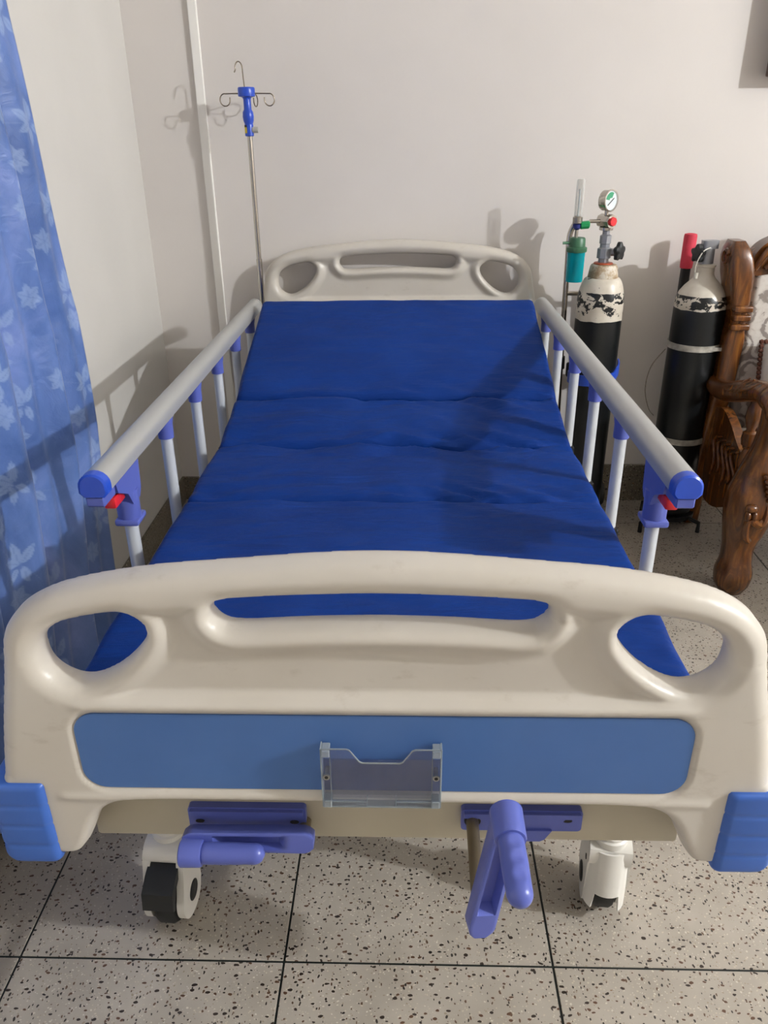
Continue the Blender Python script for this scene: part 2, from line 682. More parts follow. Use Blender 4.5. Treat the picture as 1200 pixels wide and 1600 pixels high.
def make_board(name, panel=True):
    outline = smooth_poly(HALF + [(-u, z) for u, z in HALF[::-1] if u > 0], 2)
    dr = smooth_poly(D_HOLE, 2)
    dl = [(-u, z) for u, z in dr]
    sl = smooth_poly(SLOT, 2)

    def fields(X, Z):
        so = poly_sdf(outline, X, Z)
        sd = poly_sdf(dr, np.abs(X), Z)
        ss = poly_sdf(sl, X, Z)
        return so, sd, ss

    h = 0.004
    xs = np.arange(-0.572, 0.5721, h)
    zs = np.arange(0.436, 0.9881, h)
    X, Z = np.meshgrid(xs, zs, indexing='ij')
    so, sd, ss = fields(X, Z)
    S = np.maximum(so, np.maximum(-sd, -ss))
    cS = (S[:-1, :-1] + S[1:, :-1] + S[:-1, 1:] + S[1:, 1:]) / 4
    keep = cS < 0
    # nodes: used, boundary
    cnt = np.zeros(X.shape, int)
    for di in (0, 1):
        for dj in (0, 1):
            cnt[di:di + keep.shape[0], dj:dj + keep.shape[1]] += keep
    used = cnt > 0
    bnd = used & (cnt < 4)
    gx, gz = np.gradient(S, h)
    gl = np.hypot(gx, gz) + 1e-9
    PX, PZ = X.copy(), Z.copy()
    for _ in range(3):
        s_o, s_d, s_s = fields(PX[bnd], PZ[bnd])
        s_ = np.maximum(s_o, np.maximum(-s_d, -s_s))
        PX[bnd] -= s_ * (gx / gl)[bnd]
        PZ[bnd] -= s_ * (gz / gl)[bnd]
    # relax the nodes a little so cells near the contour stay even
    for _ in range(4):
        ax, az = PX.copy(), PZ.copy()
        ax[1:-1, 1:-1] = (PX[:-2, 1:-1] + PX[2:, 1:-1] + PX[1:-1, :-2] + PX[1:-1, 2:]) / 4
        az[1:-1, 1:-1] = (PZ[:-2, 1:-1] + PZ[2:, 1:-1] + PZ[1:-1, :-2] + PZ[1:-1, 2:]) / 4
        inner = used & ~bnd
        PX[inner], PZ[inner] = ax[inner], az[inner]
    so, sd, ss = fields(PX, PZ)
    # relief: raised everywhere, sunk in the upper middle panel
    zt = np.interp(np.abs(PX), [p[0] for p in HALF[:9]], [p[1] for p in HALF[:9]])
    rec = np.minimum((zt - 0.054) - PZ, np.minimum(sd - 0.022, ss - 0.026))
    rec = np.minimum(rec, 0.400 - np.abs(PX))
    Fr = 0.031 - 0.019 * sstep(-0.016, 0.020, rec) * sstep(-0.007, 0.006, PZ - 0.744)
    # bead under the ridge and the thin inlay groove
    ridge = np.exp(-((PZ - 0.735) / 0.008) ** 2) * (np.abs(PX) < 0.43)
    Fr = Fr + 0.0035 * ridge * sstep(0.43, 0.40, np.abs(PX))
    lip = np.exp(-((PZ - 0.571) / 0.007) ** 2) * sstep(0.47, 0.45, np.abs(PX))
    Fr = Fr + 0.0035 * lip
    if panel:
        pr_ = rounded_rect(PANEL[0] - .004, PANEL[1] + .004, PANEL[2] - .004, PANEL[3] + .004, 0.036)
        sp_ = poly_sdf(pr_, PX, PZ)
        Fr = Fr - 0.005 * sstep(0.003, -0.003, sp_)
    # edge rounding
    s_in = np.minimum(-so, np.minimum(sd, ss))
    r = np.where(PZ > zt - 0.075, 0.032, 0.026)
    r = np.where((PZ < 0.60), 0.014, r)
    t = np.clip(s_in / r, 0, 1)
    prof = np.sqrt(np.clip(1 - (1 - t) ** 2, 0, 1))
    Fe = 0.007 + (Fr - 0.007) * prof
    idx = -np.ones(X.shape, int)
    ii, jj = np.nonzero(used)
    n = len(ii)
    idx[ii, jj] = np.arange(n)
    px, pz, fe = PX[ii, jj], PZ[ii, jj], Fe[ii, jj]
    verts = np.concatenate([np.stack([px, -fe, pz], 1), np.stack([px, fe, pz], 1)])
    ci, cj = np.nonzero(keep)
    q = np.stack([idx[ci, cj], idx[ci + 1, cj], idx[ci + 1, cj + 1], idx[ci, cj + 1]], 1)
    faces = [tuple(a) for a in q.tolist()] + [tuple(a[::-1]) for a in (q + n).tolist()]
    ec = {}
    for a in q.tolist():
        for k in range(4):
            e = (a[k], a[(k + 1) % 4])
            ec[e] = 1
    for (a, b) in ec:
        if (b, a) not in ec:
            faces.append((b, a, a + n, b + n))
    me = bpy.data.meshes.new(name)
    me.from_pydata(verts.tolist(), [], faces)
    me.shade_smooth()
    me.materials.append(M['ivory'])
    me.update()
    return me


Y_FOOT, Y_HEAD, DZ_HEAD = 0.85, 3.012, 0.127
board_me = make_board('footboard')
footboard = bpy.data.objects.new('footboard', board_me)
C.objects.link(footboard)
footboard.parent = bed
footboard.location = (0, Y_FOOT - 1.88, 0)
headboard = bpy.data.objects.new('headboard', board_me)
C.objects.link(headboard)
headboard.parent = bed
headboard.location = (0, Y_HEAD - 1.88, DZ_HEAD)
footboard['label'] = 'ivory moulded footboard with hand slot and blue inlay'
headboard['label'] = 'ivory moulded headboard at the wall'


def inlay(yf, dz, parent):
    bm = nb()
    add_prism(bm, rounded_rect(PANEL[0], PANEL[1], PANEL[2], PANEL[3], 0.033, 8), lambda a, b, t: (U0 + a, t, b + dz), yf - 0.0252, yf - 0.0285)
    bevel_all(bm, 0.0008, 2, 60)
    return obj('inlay_panel', bm, 'panel_blue', parent)


inlay(Y_FOOT, 0, footboard)
inlay(Y_HEAD, DZ_HEAD, headboard)


def bumper(sx, yf, dz, parent):
    """ribbed cover round the lower corner of a board"""
    bm = nb()
    rings = []
    z0, z1 = 0.442, 0.596
    n = 40
    for k in range(n + 1):
        t = k / n
        z = z0 + (z1 - z0) * t
        g = 0.0
        for gz in (0.25, 0.5, 0.75):
            g = max(g, math.exp(-((t - gz) / 0.018) ** 2))
        ins = 0.0016 * g
        if t < 0.06:
            ins += 0.008 * (1 - t / 0.06) ** 2
        if t > 0.96:
            ins += 0.004 * ((t - 0.96) / 0.04) ** 2
        outer = 0.563 + 0.001 * (1 - t)
        if t < 0.14:
            outer -= 0.018 * (1 - t / 0.14) ** 2
        rr = rounded_rect(0.481 + ins * 0.4, outer - ins, -0.040 + ins, 0.040 - ins, 0.012, 5)
        rings.append([Vector((U0 + sx * a, yf + b, z + dz)) for a, b in rr])
    ring_bridge(bm, rings)
    return obj('corner_bumper', bm, 'bumper_blue', parent, sharp=50)


for sx in (-1, 1):
    bumper(sx, Y_FOOT, 0, footboard)
    bumper(sx, Y_HEAD, DZ_HEAD, headboard)

# clear card holder screwed to the inlay
bm = nb()
hw, zb, zt_ = 0.0815, 0.574, 0.678
YH = Y_FOOT - 0.046
poly = [(-hw, zb), (hw, zb), (hw, zt_), (hw - .035, zt_), (hw - .039, zt_ - .002), (hw - .052, zt_ - .022), (hw - .056, zt_ - .024), (-hw + .056, zt_ - .024), (-hw + .052, zt_ - .022), (-hw + .039, zt_ - .002), (-hw + .035, zt_), (-hw, zt_)]
CX = U0 + 0.0
add_prism(bm, poly, lambda a, b, t: (CX + a, t, b), YH, YH + 0.002)
add_box(bm, (CX - hw, YH + 0.0135, zb), (CX + hw, YH + 0.0155, zt_ - 0.03))
holder = obj('card_holder', bm, 'acrylic', bed, smooth=False, label='clear acrylic card holder')
bm = nb()
pp = [Vector((CX + a, YH + 0.001, b)) for a, b in poly]
for a, b in zip(pp, pp[1:] + pp[:1]):
    if abs(a.z - zb) < 1e-6 and abs(b.z - zb) < 1e-6:
        continue
    add_tube(bm, [a, b], 0.0012, 6)
add_box(bm, (CX - hw, YH, zb - 0.001), (CX + hw, YH + 0.0155, zb + 0.001))
add_box(bm, (CX - hw, YH, zb + 0.009), (CX - 0.02, YH + 0.003, zb + 0.0105))
add_box(bm, (CX + 0.02, YH, zb + 0.009), (CX + hw, YH + 0.003, zb + 0.0105))
for sx in (-1, 1):
    add_box(bm, (CX + sx * hw - 0.001, YH, zb), (CX + sx * hw + 0.001, YH + 0.0155, zt_))
    add_box(bm, (CX + sx * (hw - 0.012) - 0.0006, YH, zb), (CX + sx * (hw - 0.012) + 0.0006, YH + 0.004, zt_))
    add_box(bm, (CX + sx * 0.02 - 0.0006, YH, zb), (CX + sx * 0.02 + 0.0006, YH + 0.003, zb + 0.02))
    for zc in (zb + 0.006, zt_ - 0.007):
        add_box(bm, (CX + sx * (hw - 0.0065) - 0.0055, YH - 0.002, zc - 0.006), (CX + sx * (hw - 0.0065) + 0.0055, YH + 0.0155, zc + 0.006), 0.001, 1)
obj('rim', bm, 'acrylic_edge', holder, smooth=False)
for sx in (-1, 1):
    bm = nb()
    add_lathe(bm, [(0.0048, YH - 0.002), (0.0048, YH + 0.001), (0.003, YH + 0.001), (0.003, Y_FOOT - 0.0285)], (CX + sx * (hw - 0.0065), 0, 0.630), 'Y', 14)
    obj('screw', bm, 'screw', holder)
    bm = nb()
    add_lathe(bm, [(0.0026, YH - 0.0024), (0.0026, YH - 0.001)], (CX + sx * (hw - 0.0065), 0, 0.630), 'Y', 10)
    obj('screw_socket', bm, 'ink', holder)

# chassis
bm = nb()
add_box(bm, (U0 - 0.455, 0.882, 0.425), (U0 + 0.455, 0.925, 0.545), 0.006, 2)
add_box(bm, (U0 - 0.44, 2.89, 0.43), (U0 + 0.44, 2.93, 0.545), 0.006, 2)
for sx in (-1, 1):
    add_box(bm, (U0 + sx * 0.43 - 0.022, 0.92, 0.47), (U0 + sx * 0.43 + 0.022, 2.90, 0.54), 0.006, 2)
    # upright tongues that carry the boards
    add_box(bm, (U0 + sx * 0.36 - 0.02, 0.8845, 0.50), (U0 + sx * 0.36 + 0.02, 0.905, 0.60), 0.003, 1)
    add_box(bm, (U0 + sx * 0.36 - 0.02, 2.905, 0.50), (U0 + sx * 0.36 + 0.02, 2.93, 0.74), 0.003, 1)
for yy in (1.35, 1.95, 2.45):
    add_box(bm, (U0 - 0.42, yy - 0.02, 0.48), (U0 + 0.42, yy + 0.02, 0.53), 0.005, 1)
# lower cross tube and caster legs
for yy in (1.10, 2.72):
    add_box(bm, (U0 - 0.45, yy - 0.02, 0.315), (U0 + 0.45, yy + 0.02, 0.36), 0.005, 2)
    for sx in (-1, 1):
        add_box(bm, (U0 + sx * 0.43 - 0.024, yy - 0.024, 0.235), (U0 + sx * 0.43 + 0.024, yy + 0.024, 0.48), 0.006, 2)
obj('chassis', bm, 'frame', bed, label='cream enamelled steel frame')

# decks under the mattress
decks = [(0.93, .590, 1.585, .590), (1.597, .590, 1.918, .590), (1.935, .592, 2.185, .640), (2.21, .648, 2.74, .823)]
for y0, z0, y1, z1 in decks:
    bm = nb()
    L = math.hypot(y1 - y0, z1 - z0)
    add_box(bm, (-0.44, -L / 2, -0.02), (0.44, L / 2, -0.001), 0.004, 1)
    mt = Matrix.Translation((U0, (y0 + y1) / 2, (z0 + z1) / 2)) @ Matrix.Rotation(math.atan2(z1 - z0, y1 - y0), 4, 'X')
    bmesh.ops.transform(bm, matrix=mt, verts=bm.verts)
    obj('deck_panel', bm, 'post', bed)

# side rails
POST_Y = [1.39, 1.68, 1.955, 2.222, 2.488, 2.745]
RAIL_DX = 0.519
RZ = 0.868


def rail_section(x, y, z, w=0.026, hh=0.024, flat=0.012, n=10):
    pts = []
    for k in range(n + 1):
        a = PI * k / n
        pts.append(Vector((x + w * math.cos(a), y, z + hh * math.sin(a))))
    pts += [Vector((x - w, y, z - flat)), Vector((x - w * 0.7, y, z - flat - 0.008)), Vector((x + w * 0.7, y, z - flat - 0.008)), Vector((x + w, y, z - flat))]
    return pts


for sx in (-1, 1):
    X = U0 + sx * RAIL_DX
    bm = nb()
    ys = [1.262] + [1.3 + 0.2 * k for k in range(8)] + [2.862]
    ring_bridge(bm, [rail_section(X, y, RZ) for y in ys])
    rail = obj('side_rail', bm, 'rail', bed, label='grey aluminium top rail with blue fittings')
    for end, y0, y1 in ((0, 1.240, 1.2625), (1, 2.8615, 2.880)):
        bm = nb()
        if end == 0:
            rings = [rail_section(X, y0, RZ, .022, .021, .011), rail_section(X, y0 + .003, RZ, .0262, .0245, .0125), rail_section(X, y1, RZ, .0265, .0247, .0125)]
        else:
            rings = [rail_section(X, y0, RZ, .0265, .0247, .0125), rail_section(X, y1 - .003, RZ, .0262, .0245, .0125), rail_section(X, y1, RZ, .018, .017, .010)]
        ring_bridge(bm, rings)
        obj('end_cap', bm, 'royal' if end == 0 else 'rail', rail)
    # underside slot of the near cap
    bm = nb()
    add_box(bm, (X - 0.017, 1.243, RZ - 0.040), (X + 0.017, 1.30, RZ - 0.019), 0.003, 1)
    obj('cap_insert', bm, 'violet', rail)
    lean = 0.0
    for k, py in enumerate(POST_Y):
        bm = nb()
        top = RZ - 0.05
        add_tube(bm, [(X, py, 0.545), (X, py, top)], 0.0135, 18)
        obj('post', bm, 'post', rail)
        bm = nb()
        if k == 0:
            # latch housing
            hous = [(1.300, RZ - .020), (1.43, RZ - .020), (1.424, .790), (1.412, .775), (1.372, .775), (1.362, .790), (1.352, .806), (1.306, RZ - .040)]
            add_prism(bm, hous, lambda a, b, t: (X + t, a, b), -0.019, 0.019)
            bevel_all(bm, 0.006, 3, 40)
            add_lathe(bm, [(0.0215, .728), (0.0230, .732), (0.0230, .80)], (X, py, 0), 'Z', 24)
            add_box(bm, (X - .024, 1.364, .728), (X + .024, 1.420, .742), 0.005, 2)
            obj('latch_housing', bm, 'violet', rail)
            bm = nb()
            add_box(bm, (X - .012, 1.302, .796), (X + .012, 1.336, .820), 0.005, 2)
            add_box(bm, (X - .010, 1.326, .794), (X + .010, 1.3625, .826), 0.004, 2)
            obj('release_button', bm, 'red', rail, label='red release button')
        else:
            prof = [(0.0175, top - 0.018), (0.0178, top - 0.012), (0.0178, top + 0.012), (0.021, RZ - 0.019)]
            add_lathe(bm, prof, (X, py, 0), 'Z', 20)
            obj('post_sleeve', bm, 'violet', rail)
        bm = nb()
        add_box(bm, (X - .018, py - .02, .535), (X + .018, py + .02, .575), 0.004, 1)
        add_box(bm, (X - sx * 0.018 - 0.018, py - .012, .545), (X - sx * 0.018 + 0.018, py + .012, .570), 0.003, 1)
        obj('pivot_bracket', bm, 'dark_metal', rail)
    # lower bar that joins the posts to the frame
    bm = nb()
    add_box(bm, (X - .014, 1.33, .505), (X + .014, 2.80, .537), 0.004, 1)
    for yy in (1.5, 2.6):
        a, b = sorted((X - sx * 0.012, U0 + sx * 0.447))
        add_box(bm, (a, yy - .03, .508), (b, yy + .03, .530), 0.003, 1)
    obj('lower_bar', bm, 'frame', rail)

# casters
def caster(x, y, ang):
    """ang: direction of trail about the vertical"""
    R = Matrix.Translation((x, y, 0)) @ Matrix.Rotation(ang, 4, 'Z')

    def put(bm):
        bmesh.ops.transform(bm, matrix=R, verts=bm.verts)
        return bm

    r = 0.0625
    trail = -0.026          # wheel centre along local y
    # housing: shell round the wheel pair seen from the side, open in front and below
    bm = nb()
    shell = []
    for k in range(13):
        a = math.radians(-35 + 250 * k / 12)
        shell.append((trail + 0.074 * math.cos(a), 0.066 + 0.074 * math.sin(a)))
    side = [(0.020, 0.04), (0.024, 0.10), (0.026, 0.175), (0.022, 0.195), (-0.030, 0.195), (-0.050, 0.178), (trail - 0.036, 0.135), (trail - 0.046, 0.10), (trail - 0.058, 0.080), (trail - 0.056, 0.050), (trail - 0.036, 0.022), (trail, 0.010), (trail + 0.03, 0.016)]
    side = smooth_poly(side, 2)
    for s in (-1, 1):
        add_prism(bm, side, lambda a, b, t: (t, a, b), s * 0.026, s * 0.040)
    top = [(0.034, 0.150), (0.036, 0.178), (0.030, 0.196), (-0.030, 0.196), (-0.046, 0.186), (-0.054, 0.170), (-0.048, 0.160), (-0.03, 0.160), (0.02, 0.150)]
    add_prism(bm, smooth_poly(top, 2), lambda a, b, t: (t, a, b), -0.0395, 0.0395)
    bevel_all(bm, 0.003, 2, 50)
    # rounded back shell with a notch for the wheel
    na = 26
    lo_i, lo_o, hi_i, hi_o = [], [], [], []
    for q in range(na + 1):
        a = PI * q / na
        cx_, sy2 = math.cos(a), math.sin(a)
        zlow = 0.088 if abs(0.040 * cx_) < 0.024 else 0.044
        lo_o.append(Vector((0.0402 * cx_, 0.014 + 0.040 * sy2, zlow)))
        lo_i.append(Vector((0.0362 * cx_, 0.014 + 0.036 * sy2, zlow)))
        hi_o.append(Vector((0.0402 * cx_, 0.006 + 0.034 * sy2, 0.186)))
        hi_i.append(Vector((0.0362 * cx_, 0.006 + 0.030 * sy2, 0.186)))
    ring_bridge(bm, [lo_o, hi_o, hi_i, lo_i, lo_o], closed=False, cap=(False, False))
    bmesh.ops.remove_doubles(bm, verts=bm.verts, dist=1e-5)
    add_lathe(bm, [(0.033, 0.192), (0.033, 0.205), (0.029, 0.208), (0.029, 0.214), (0.024, 0.218), (0.018, 0.219), (0.018, 0.236)], (0, 0, 0), 'Z', 24)
    hs = obj('caster', put(bm), 'white_plastic', bed, label='white twin-cheek swivel caster')
    bm = nb()
    prof = [(0.02, -0.022), (0.050, -0.022), (0.058, -0.019), (r, -0.012), (r, 0.012), (0.058, 0.019), (0.050, 0.022), (0.02, 0.022)]
    add_lathe(bm, prof, (0, trail, r), 'X', 36)
    obj('wheel', put(bm), 'black', hs, label='black rubber wheel')
    for s in (-1, 1):
        bm = nb()
        add_lathe(bm, [(0.021, s * 0.0395), (0.021, s * 0.0415), (0.018, s * 0.043)], (0, trail, r), 'X', 20)
        obj('hub_cap', put(bm), 'black', hs)
    for s in (-1, 1):
        bm = nb()
        add_lathe(bm, [(0.006, s * 0.0395), (0.006, s * 0.0412)], (0, trail + 0.03, 0.138), 'X', 12)
        obj('rivet', put(bm), 'ink', hs)
    bm = nb()
    pd = [(trail - 0.014, 0.162), (trail - 0.046, 0.152), (trail - 0.074, 0.134), (trail - 0.080, 0.098), (trail - 0.070, 0.090), (trail - 0.066, 0.106), (trail - 0.050, 0.128), (trail - 0.014, 0.146)]
    add_prism(bm, pd, lambda a, b, t: (t, a, b), -0.030, 0.030)
    bevel_all(bm, 0.003, 2, 30)
    obj('brake_pedal', put(bm), 'black', hs)
    return hs


caster(U0 - 0.43, 1.10, math.radians(-3))
caster(U0 + 0.43, 1.10, math.radians(172))
caster(U0 - 0.43, 2.72, math.radians(20))
caster(U0 + 0.43, 2.72, math.radians(200))

# crank plates and cranks
def crank_plate(x0, x1, z0, z1, tab):
    bm = nb()
    yb = 0.882
    pl = rounded_rect(x0, x1, z0, z1, 0.006, 3)
    add_prism(bm, pl, lambda a, b, t: (a, t, b), yb, yb - 0.012)
    bevel_all(bm, 0.002, 2, 50)
    xm0, xm1 = x0 + 0.035, x1 - 0.035
    # stepped rim with a dropped middle
    rim = [(x0 + .004, z1 - .003), (x1 - .004, z1 - .003), (x1 - .004, z1 - .012), (xm1 + .008, z1 - .012), (xm1, z1 - .022), (xm0, z1 - .022), (xm0 - .008, z1 - .012), (x0 + .004, z1 - .012)]
    add_prism(bm, rim, lambda a, b, t: (a, t, b), yb - 0.012, yb - 0.018)
    if tab:
        t2 = [(x0 + .06, z0 + .004), (x1 - .045, z0 + .004), (x1 - .055, z0 - .014), (x1 - .062, z0 - .018), (x0 + .07, z0 - .018), (x0 + .06, z0 - .010)]
        add_prism(bm, t2, lambda a, b, t: (a, t, b), yb - 0.002, yb - 0.016)
    o = obj('crank_plate', bm, 'violet', bed, smooth=True)
    return o


def screw_heads(o, pts):
    for x, z in pts:
        bm = nb()
        add_prism(bm, [(x + 0.007 * math.cos(a) , z + 0.0035 * math.sin(a)) for a in [2 * PI * k / 12 for k in range(12)]], lambda a, b, t: (a, t, b), 0.8705, 0.8690)
        obj('screw', bm, 'ink', o)


pL = crank_plate(-0.333, -0.152, 0.452, 0.500, False)
screw_heads(pL, [(-0.316, 0.472), (-0.170, 0.472)])
pR = crank_plate(0.085, 0.268, 0.460, 0.502, True)
screw_heads(pR, [(0.246, 0.482)])


def crank_arm(pa, pb, w, d, side, name='crank_arm'):
    """channel-shaped arm from pa to pb; side = direction the open trough faces"""
    pa, pb, side = Vector(pa), Vector(pb), Vector(side).normalized()
    ax = (pb - pa).normalized()
    wd = ax.cross(side).normalized()
    L = (pb - pa).length
    n = 30
    bm = nb()
    rings = []
    for k in range(n + 1):
        s = -0.016 + (L + 0.032) * k / n
        ww = w * (1.0 - 0.10 * k / n)
        if s < 0:
            ww *= math.sqrt(max(0.25, 1 - (s / -0.0175) ** 2))
        if s > L:
            ww *= math.sqrt(max(0.25, 1 - ((s - L) / 0.0175) ** 2))
        deep = 0.0
        if 0.028 < s < L - 0.03:
            deep = min(1, (s - 0.028) / 0.006, (L - 0.03 - s) / 0.01) * d * 0.62
        c = pa + ax * s
        h = ww / 2
        sec = [(-h, -d / 2 + .003), (-h + .003, -d / 2), (h - .003, -d / 2), (h, -d / 2 + .003), (h, d / 2 - .001), (h - .002, d / 2), (h - .005, d / 2), (h - .0075, d / 2 - deep), (-h + .0075, d / 2 - deep), (-h + .005, d / 2), (-h + .002, d / 2), (-h, d / 2 - .001)]
        rings.append([c + wd * a + side * b for a, b in sec])
    ring_bridge(bm, rings)
    return bm


# right crank: pulled out, shaft towards the viewer, arm up, grip forward
sh = Vector((0.102, 0.868, 0.483))
a0 = Vector((0.099, 0.700, 0.482))
a1 = Vector((0.124, 0.700, 0.668))
bm = crank_arm(a0, a1, 0.036, 0.026, (0.18, -1, 0))
bmesh.ops.translate(bm, verts=bm.verts, vec=(0, -0.001, 0))
crR = obj('crank_arm', bm, 'violet', bed, label='periwinkle crank arm pulled out on its shaft', sharp=50)
bm = nb()
add_tube(bm, [sh + Vector((0, 0.02, 0)), a0 + Vector((0, 0.012, 0))], 0.0095, 20)
obj('crank_shaft', bm, 'shaft', crR)
bm = nb()
add_lathe(bm, [(0.0125, 0.866), (0.0125, 0.872)], (sh.x, 0, sh.z), 'Y', 20)
obj('shaft_bush', bm, 'ink', pR)
bm = nb()
g = (Vector((0.02, -1, -0.02))).normalized()
hb = a1 + Vector((0, 0.013, 0))
add_tube(bm, [hb, hb + g * .002, hb + g * 0.043, hb + g * 0.046], [0.0185, 0.0205, 0.0195, 0.0185], 24)
obj('grip_collar', bm, 'violet', crR)


def grip(p, d, L, parent, dims):
    """rounded grip with thumb dimples"""
    d = d.normalized()
    path, rs = [], []
    for k in range(27):
        s = L * k / 26
        r = 0.0155 + 0.0005 * math.sin(s * 60)
        if k == 0:
            r *= 0.9
        e = L - s
        if e < 0.0155:
            r *= math.sqrt(max(0.02, 1 - ((0.0155 - e) / 0.0155) ** 2))
        path.append(p + d * s)
        rs.append(r)
    bm = nb()
    add_tube(bm, path, rs, 28)
    for v in bm.verts:
        for q, rad in dims:
            dd = (v.co - q).length
            if dd < rad:
                ax = p + d * (v.co - p).dot(d)
                v.co += (ax - v.co).normalized() * 0.003 * (1 - (dd / rad) ** 2)
    return obj('crank_grip', bm, 'violet', parent, sharp=60)


p0 = hb + g * 0.044
grip(p0, g, 0.088, crR, [(p0 + g * (0.014 + 0.022 * k) + Vector((0.003, 0, 0.0155)), 0.009) for k in range(3)])

# left crank: folded flat below its plate
b0 = Vector((-0.318, 0.842, 0.468))
b1 = Vector((-0.153, 0.842, 0.468))
bm = crank_arm(b1, b0, 0.036, 0.024, (0, -1, 0.15))
crL = obj('crank_arm', bm, 'violet', bed, label='periwinkle crank arm folded flat under its plate', sharp=50)
bm = nb()
add_tube(bm, [(-0.155, 0.884, 0.462), (-0.155, 0.85, 0.462)], 0.0095, 16)
obj('crank_shaft', bm, 'shaft', crL)
bm = nb()
hb2 = Vector((-0.334, 0.818, 0.462))
add_tube(bm, [hb2, hb2 + Vector((.002, 0, 0)), hb2 + Vector((.030, 0, 0)), hb2 + Vector((.033, 0, 0))], [0.0185, 0.0205, 0.0200, 0.0185], 24)
obj('grip_collar', bm, 'violet', crL)
p1 = hb2 + Vector((.032, 0, 0))
grip(p1, Vector((1, 0, 0)), 0.094, crL, [(p1 + Vector((0.022 + 0.022 * k, -0.006, -0.0145)), 0.009) for k in range(3)])

# ------------------------------------------------------------------ mattress
mat_root = thing('mattress', (U0, 1.83, 0.591), 'royal blue folding mattress in four sections on the hospital bed', 'mattress')
secs = [((0.895, .6855), (1.588, .6855)), ((1.590, .6855), (1.926, .685)), ((1.928, .685), (2.188, .737)), ((2.190, .737), (2.745, .915))]


def mattress_section(k, a, b):
    (y0, z0), (y1, z1) = a, b
    L = math.hypot(y1 - y0, z1 - z0)
    ang = math.atan2(z1 - z0, y1 - y0)
    W, T = 0.94, 0.092
    nx, ny = 110, max(26, int(L / 0.011))
    rr = 0.020
    tops, bots = {}, {}
    bm = nb()
    cy, sy_ = math.cos(ang), math.sin(ang)

    def place(u, s, n):
        return Vector((U0 + u, y0 + s * cy - n * sy_, z0 + s * sy_ + n * cy))

    def param(i, n, half):
        t = i / n
        return t

    def edge_round(d, r):
        if d >= r:
            return 0.0
        q = 1 - d / r
        return r * (1 - math.sqrt(max(0, 1 - q * q)))

    def dist_list(n, length):
        # denser towards both ends
        out = []
        for i in range(n + 1):
            t = i / n
            t2 = t - 0.10 * math.sin(2 * PI * t) / (2 * PI) * 3.0
            out.append(t2 * length)
        return out

    us = dist_list(nx, W)
    ss = dist_list(ny, L)
    for i, ud in enumerate(us):
        u = ud - W / 2
        wob = 0.006 * noise.noise(Vector((ud * 3.1, k * 7.3, 0.2)))
        wob0 = 0.007 * noise.noise(Vector((ud * 3.0, (k) * 3.7 + 1, 4.2)))
        wob1 = 0.007 * noise.noise(Vector((ud * 3.0, (k + 1) * 3.7 + 1, 4.2)))
        for j, sd_ in enumerate(ss):
            t = sd_ / L
            s = sd_ + (wob0 * (1 - t) if k > 0 else 0) + (wob1 * t if k < 3 else 0)
            du = min(ud, W - ud)
            ds0 = sd_
            ds1 = L - sd_
            n = -edge_round(du, rr)
            n -= edge_round(ds0, 0.020 if k > 0 else rr) * 0.9
            n -= edge_round(ds1, 0.020 if k < 3 else rr) * 0.9
            # wrinkles: long across the bed, stronger beside the seams
            seam = 0
            if k > 0:
                seam = max(seam, math.exp(-ds0 / 0.05))
            if k < 3:
                seam = max(seam, math.exp(-ds1 / 0.05))
            amp = (0.0045, 0.014, 0.014, 0.0045)[k]
            fade = min(1, du / 0.05)
            sk = s + (0.42 * u if u > 0 else -0.12 * u) + 0.03 * noise.noise(Vector((u * 4, s * 4, k)))
            w = noise.fractal(Vector((u * 4.2 + k * 5, sk * 16.0, k * 3.0)), 0.7, 2.1, 3)
            w = w if u > -0.1 else w * (0.75 if k in (1, 2) else 1.0)
            n += amp * (0.55 + 1.0 * seam) * w * (0.3 + 0.7 * fade)
            n += 0.0045 * math.sin(PI * min(1, max(0, t))) * (1 - (2 * u / W) ** 4)
            tops[i, j] = bm.verts.new(place(u + 0.004 * (noise.noise(Vector((s * 9, k, u))) if du < 0.03 else 0), s, n))
    for i in range(nx):
        for j in range(ny):
            bm.faces.new((tops[i, j], tops[i + 1, j], tops[i + 1, j + 1], tops[i, j + 1]))
    # skirt and bottom
    loop = [(i, 0) for i in range(nx)] + [(nx, j) for j in range(ny)] + [(i, ny) for i in range(nx, 0, -1)] + [(0, j) for j in range(ny, 0, -1)]
    prev = [tops[p] for p in loop]
    for dn_, ins in ((0.030, -0.002), (0.060, -0.002), (0.080, 0.002), (T, 0.014)):
        ring = []
        for (i, j) in loop:
            u = us[i] - W / 2
            s = ss[j]
            uu = max(-W / 2 + ins, min(W / 2 - ins, u * (1 + (0.004 if ins < 0 else 0))))
            lo_s = ins if k == 0 else max(0.0015, ins * 0.3)
            s2 = max(lo_s, min(L - max(0.0015, ins * 0.3), s))
            ring.append(bm.verts.new(place(uu, s2, -dn_)))
        for q in range(len(loop)):
            q2 = (q + 1) % len(loop)
            bm.faces.new((prev[q2], prev[q], ring[q], ring[q2]))
        prev = ring
    bm.faces.new(prev)
    return obj('mattress_section', bm, 'mattress', mat_root, sharp=70)


for k, (a, b) in enumerate(secs):
    mattress_section(k, a, b)

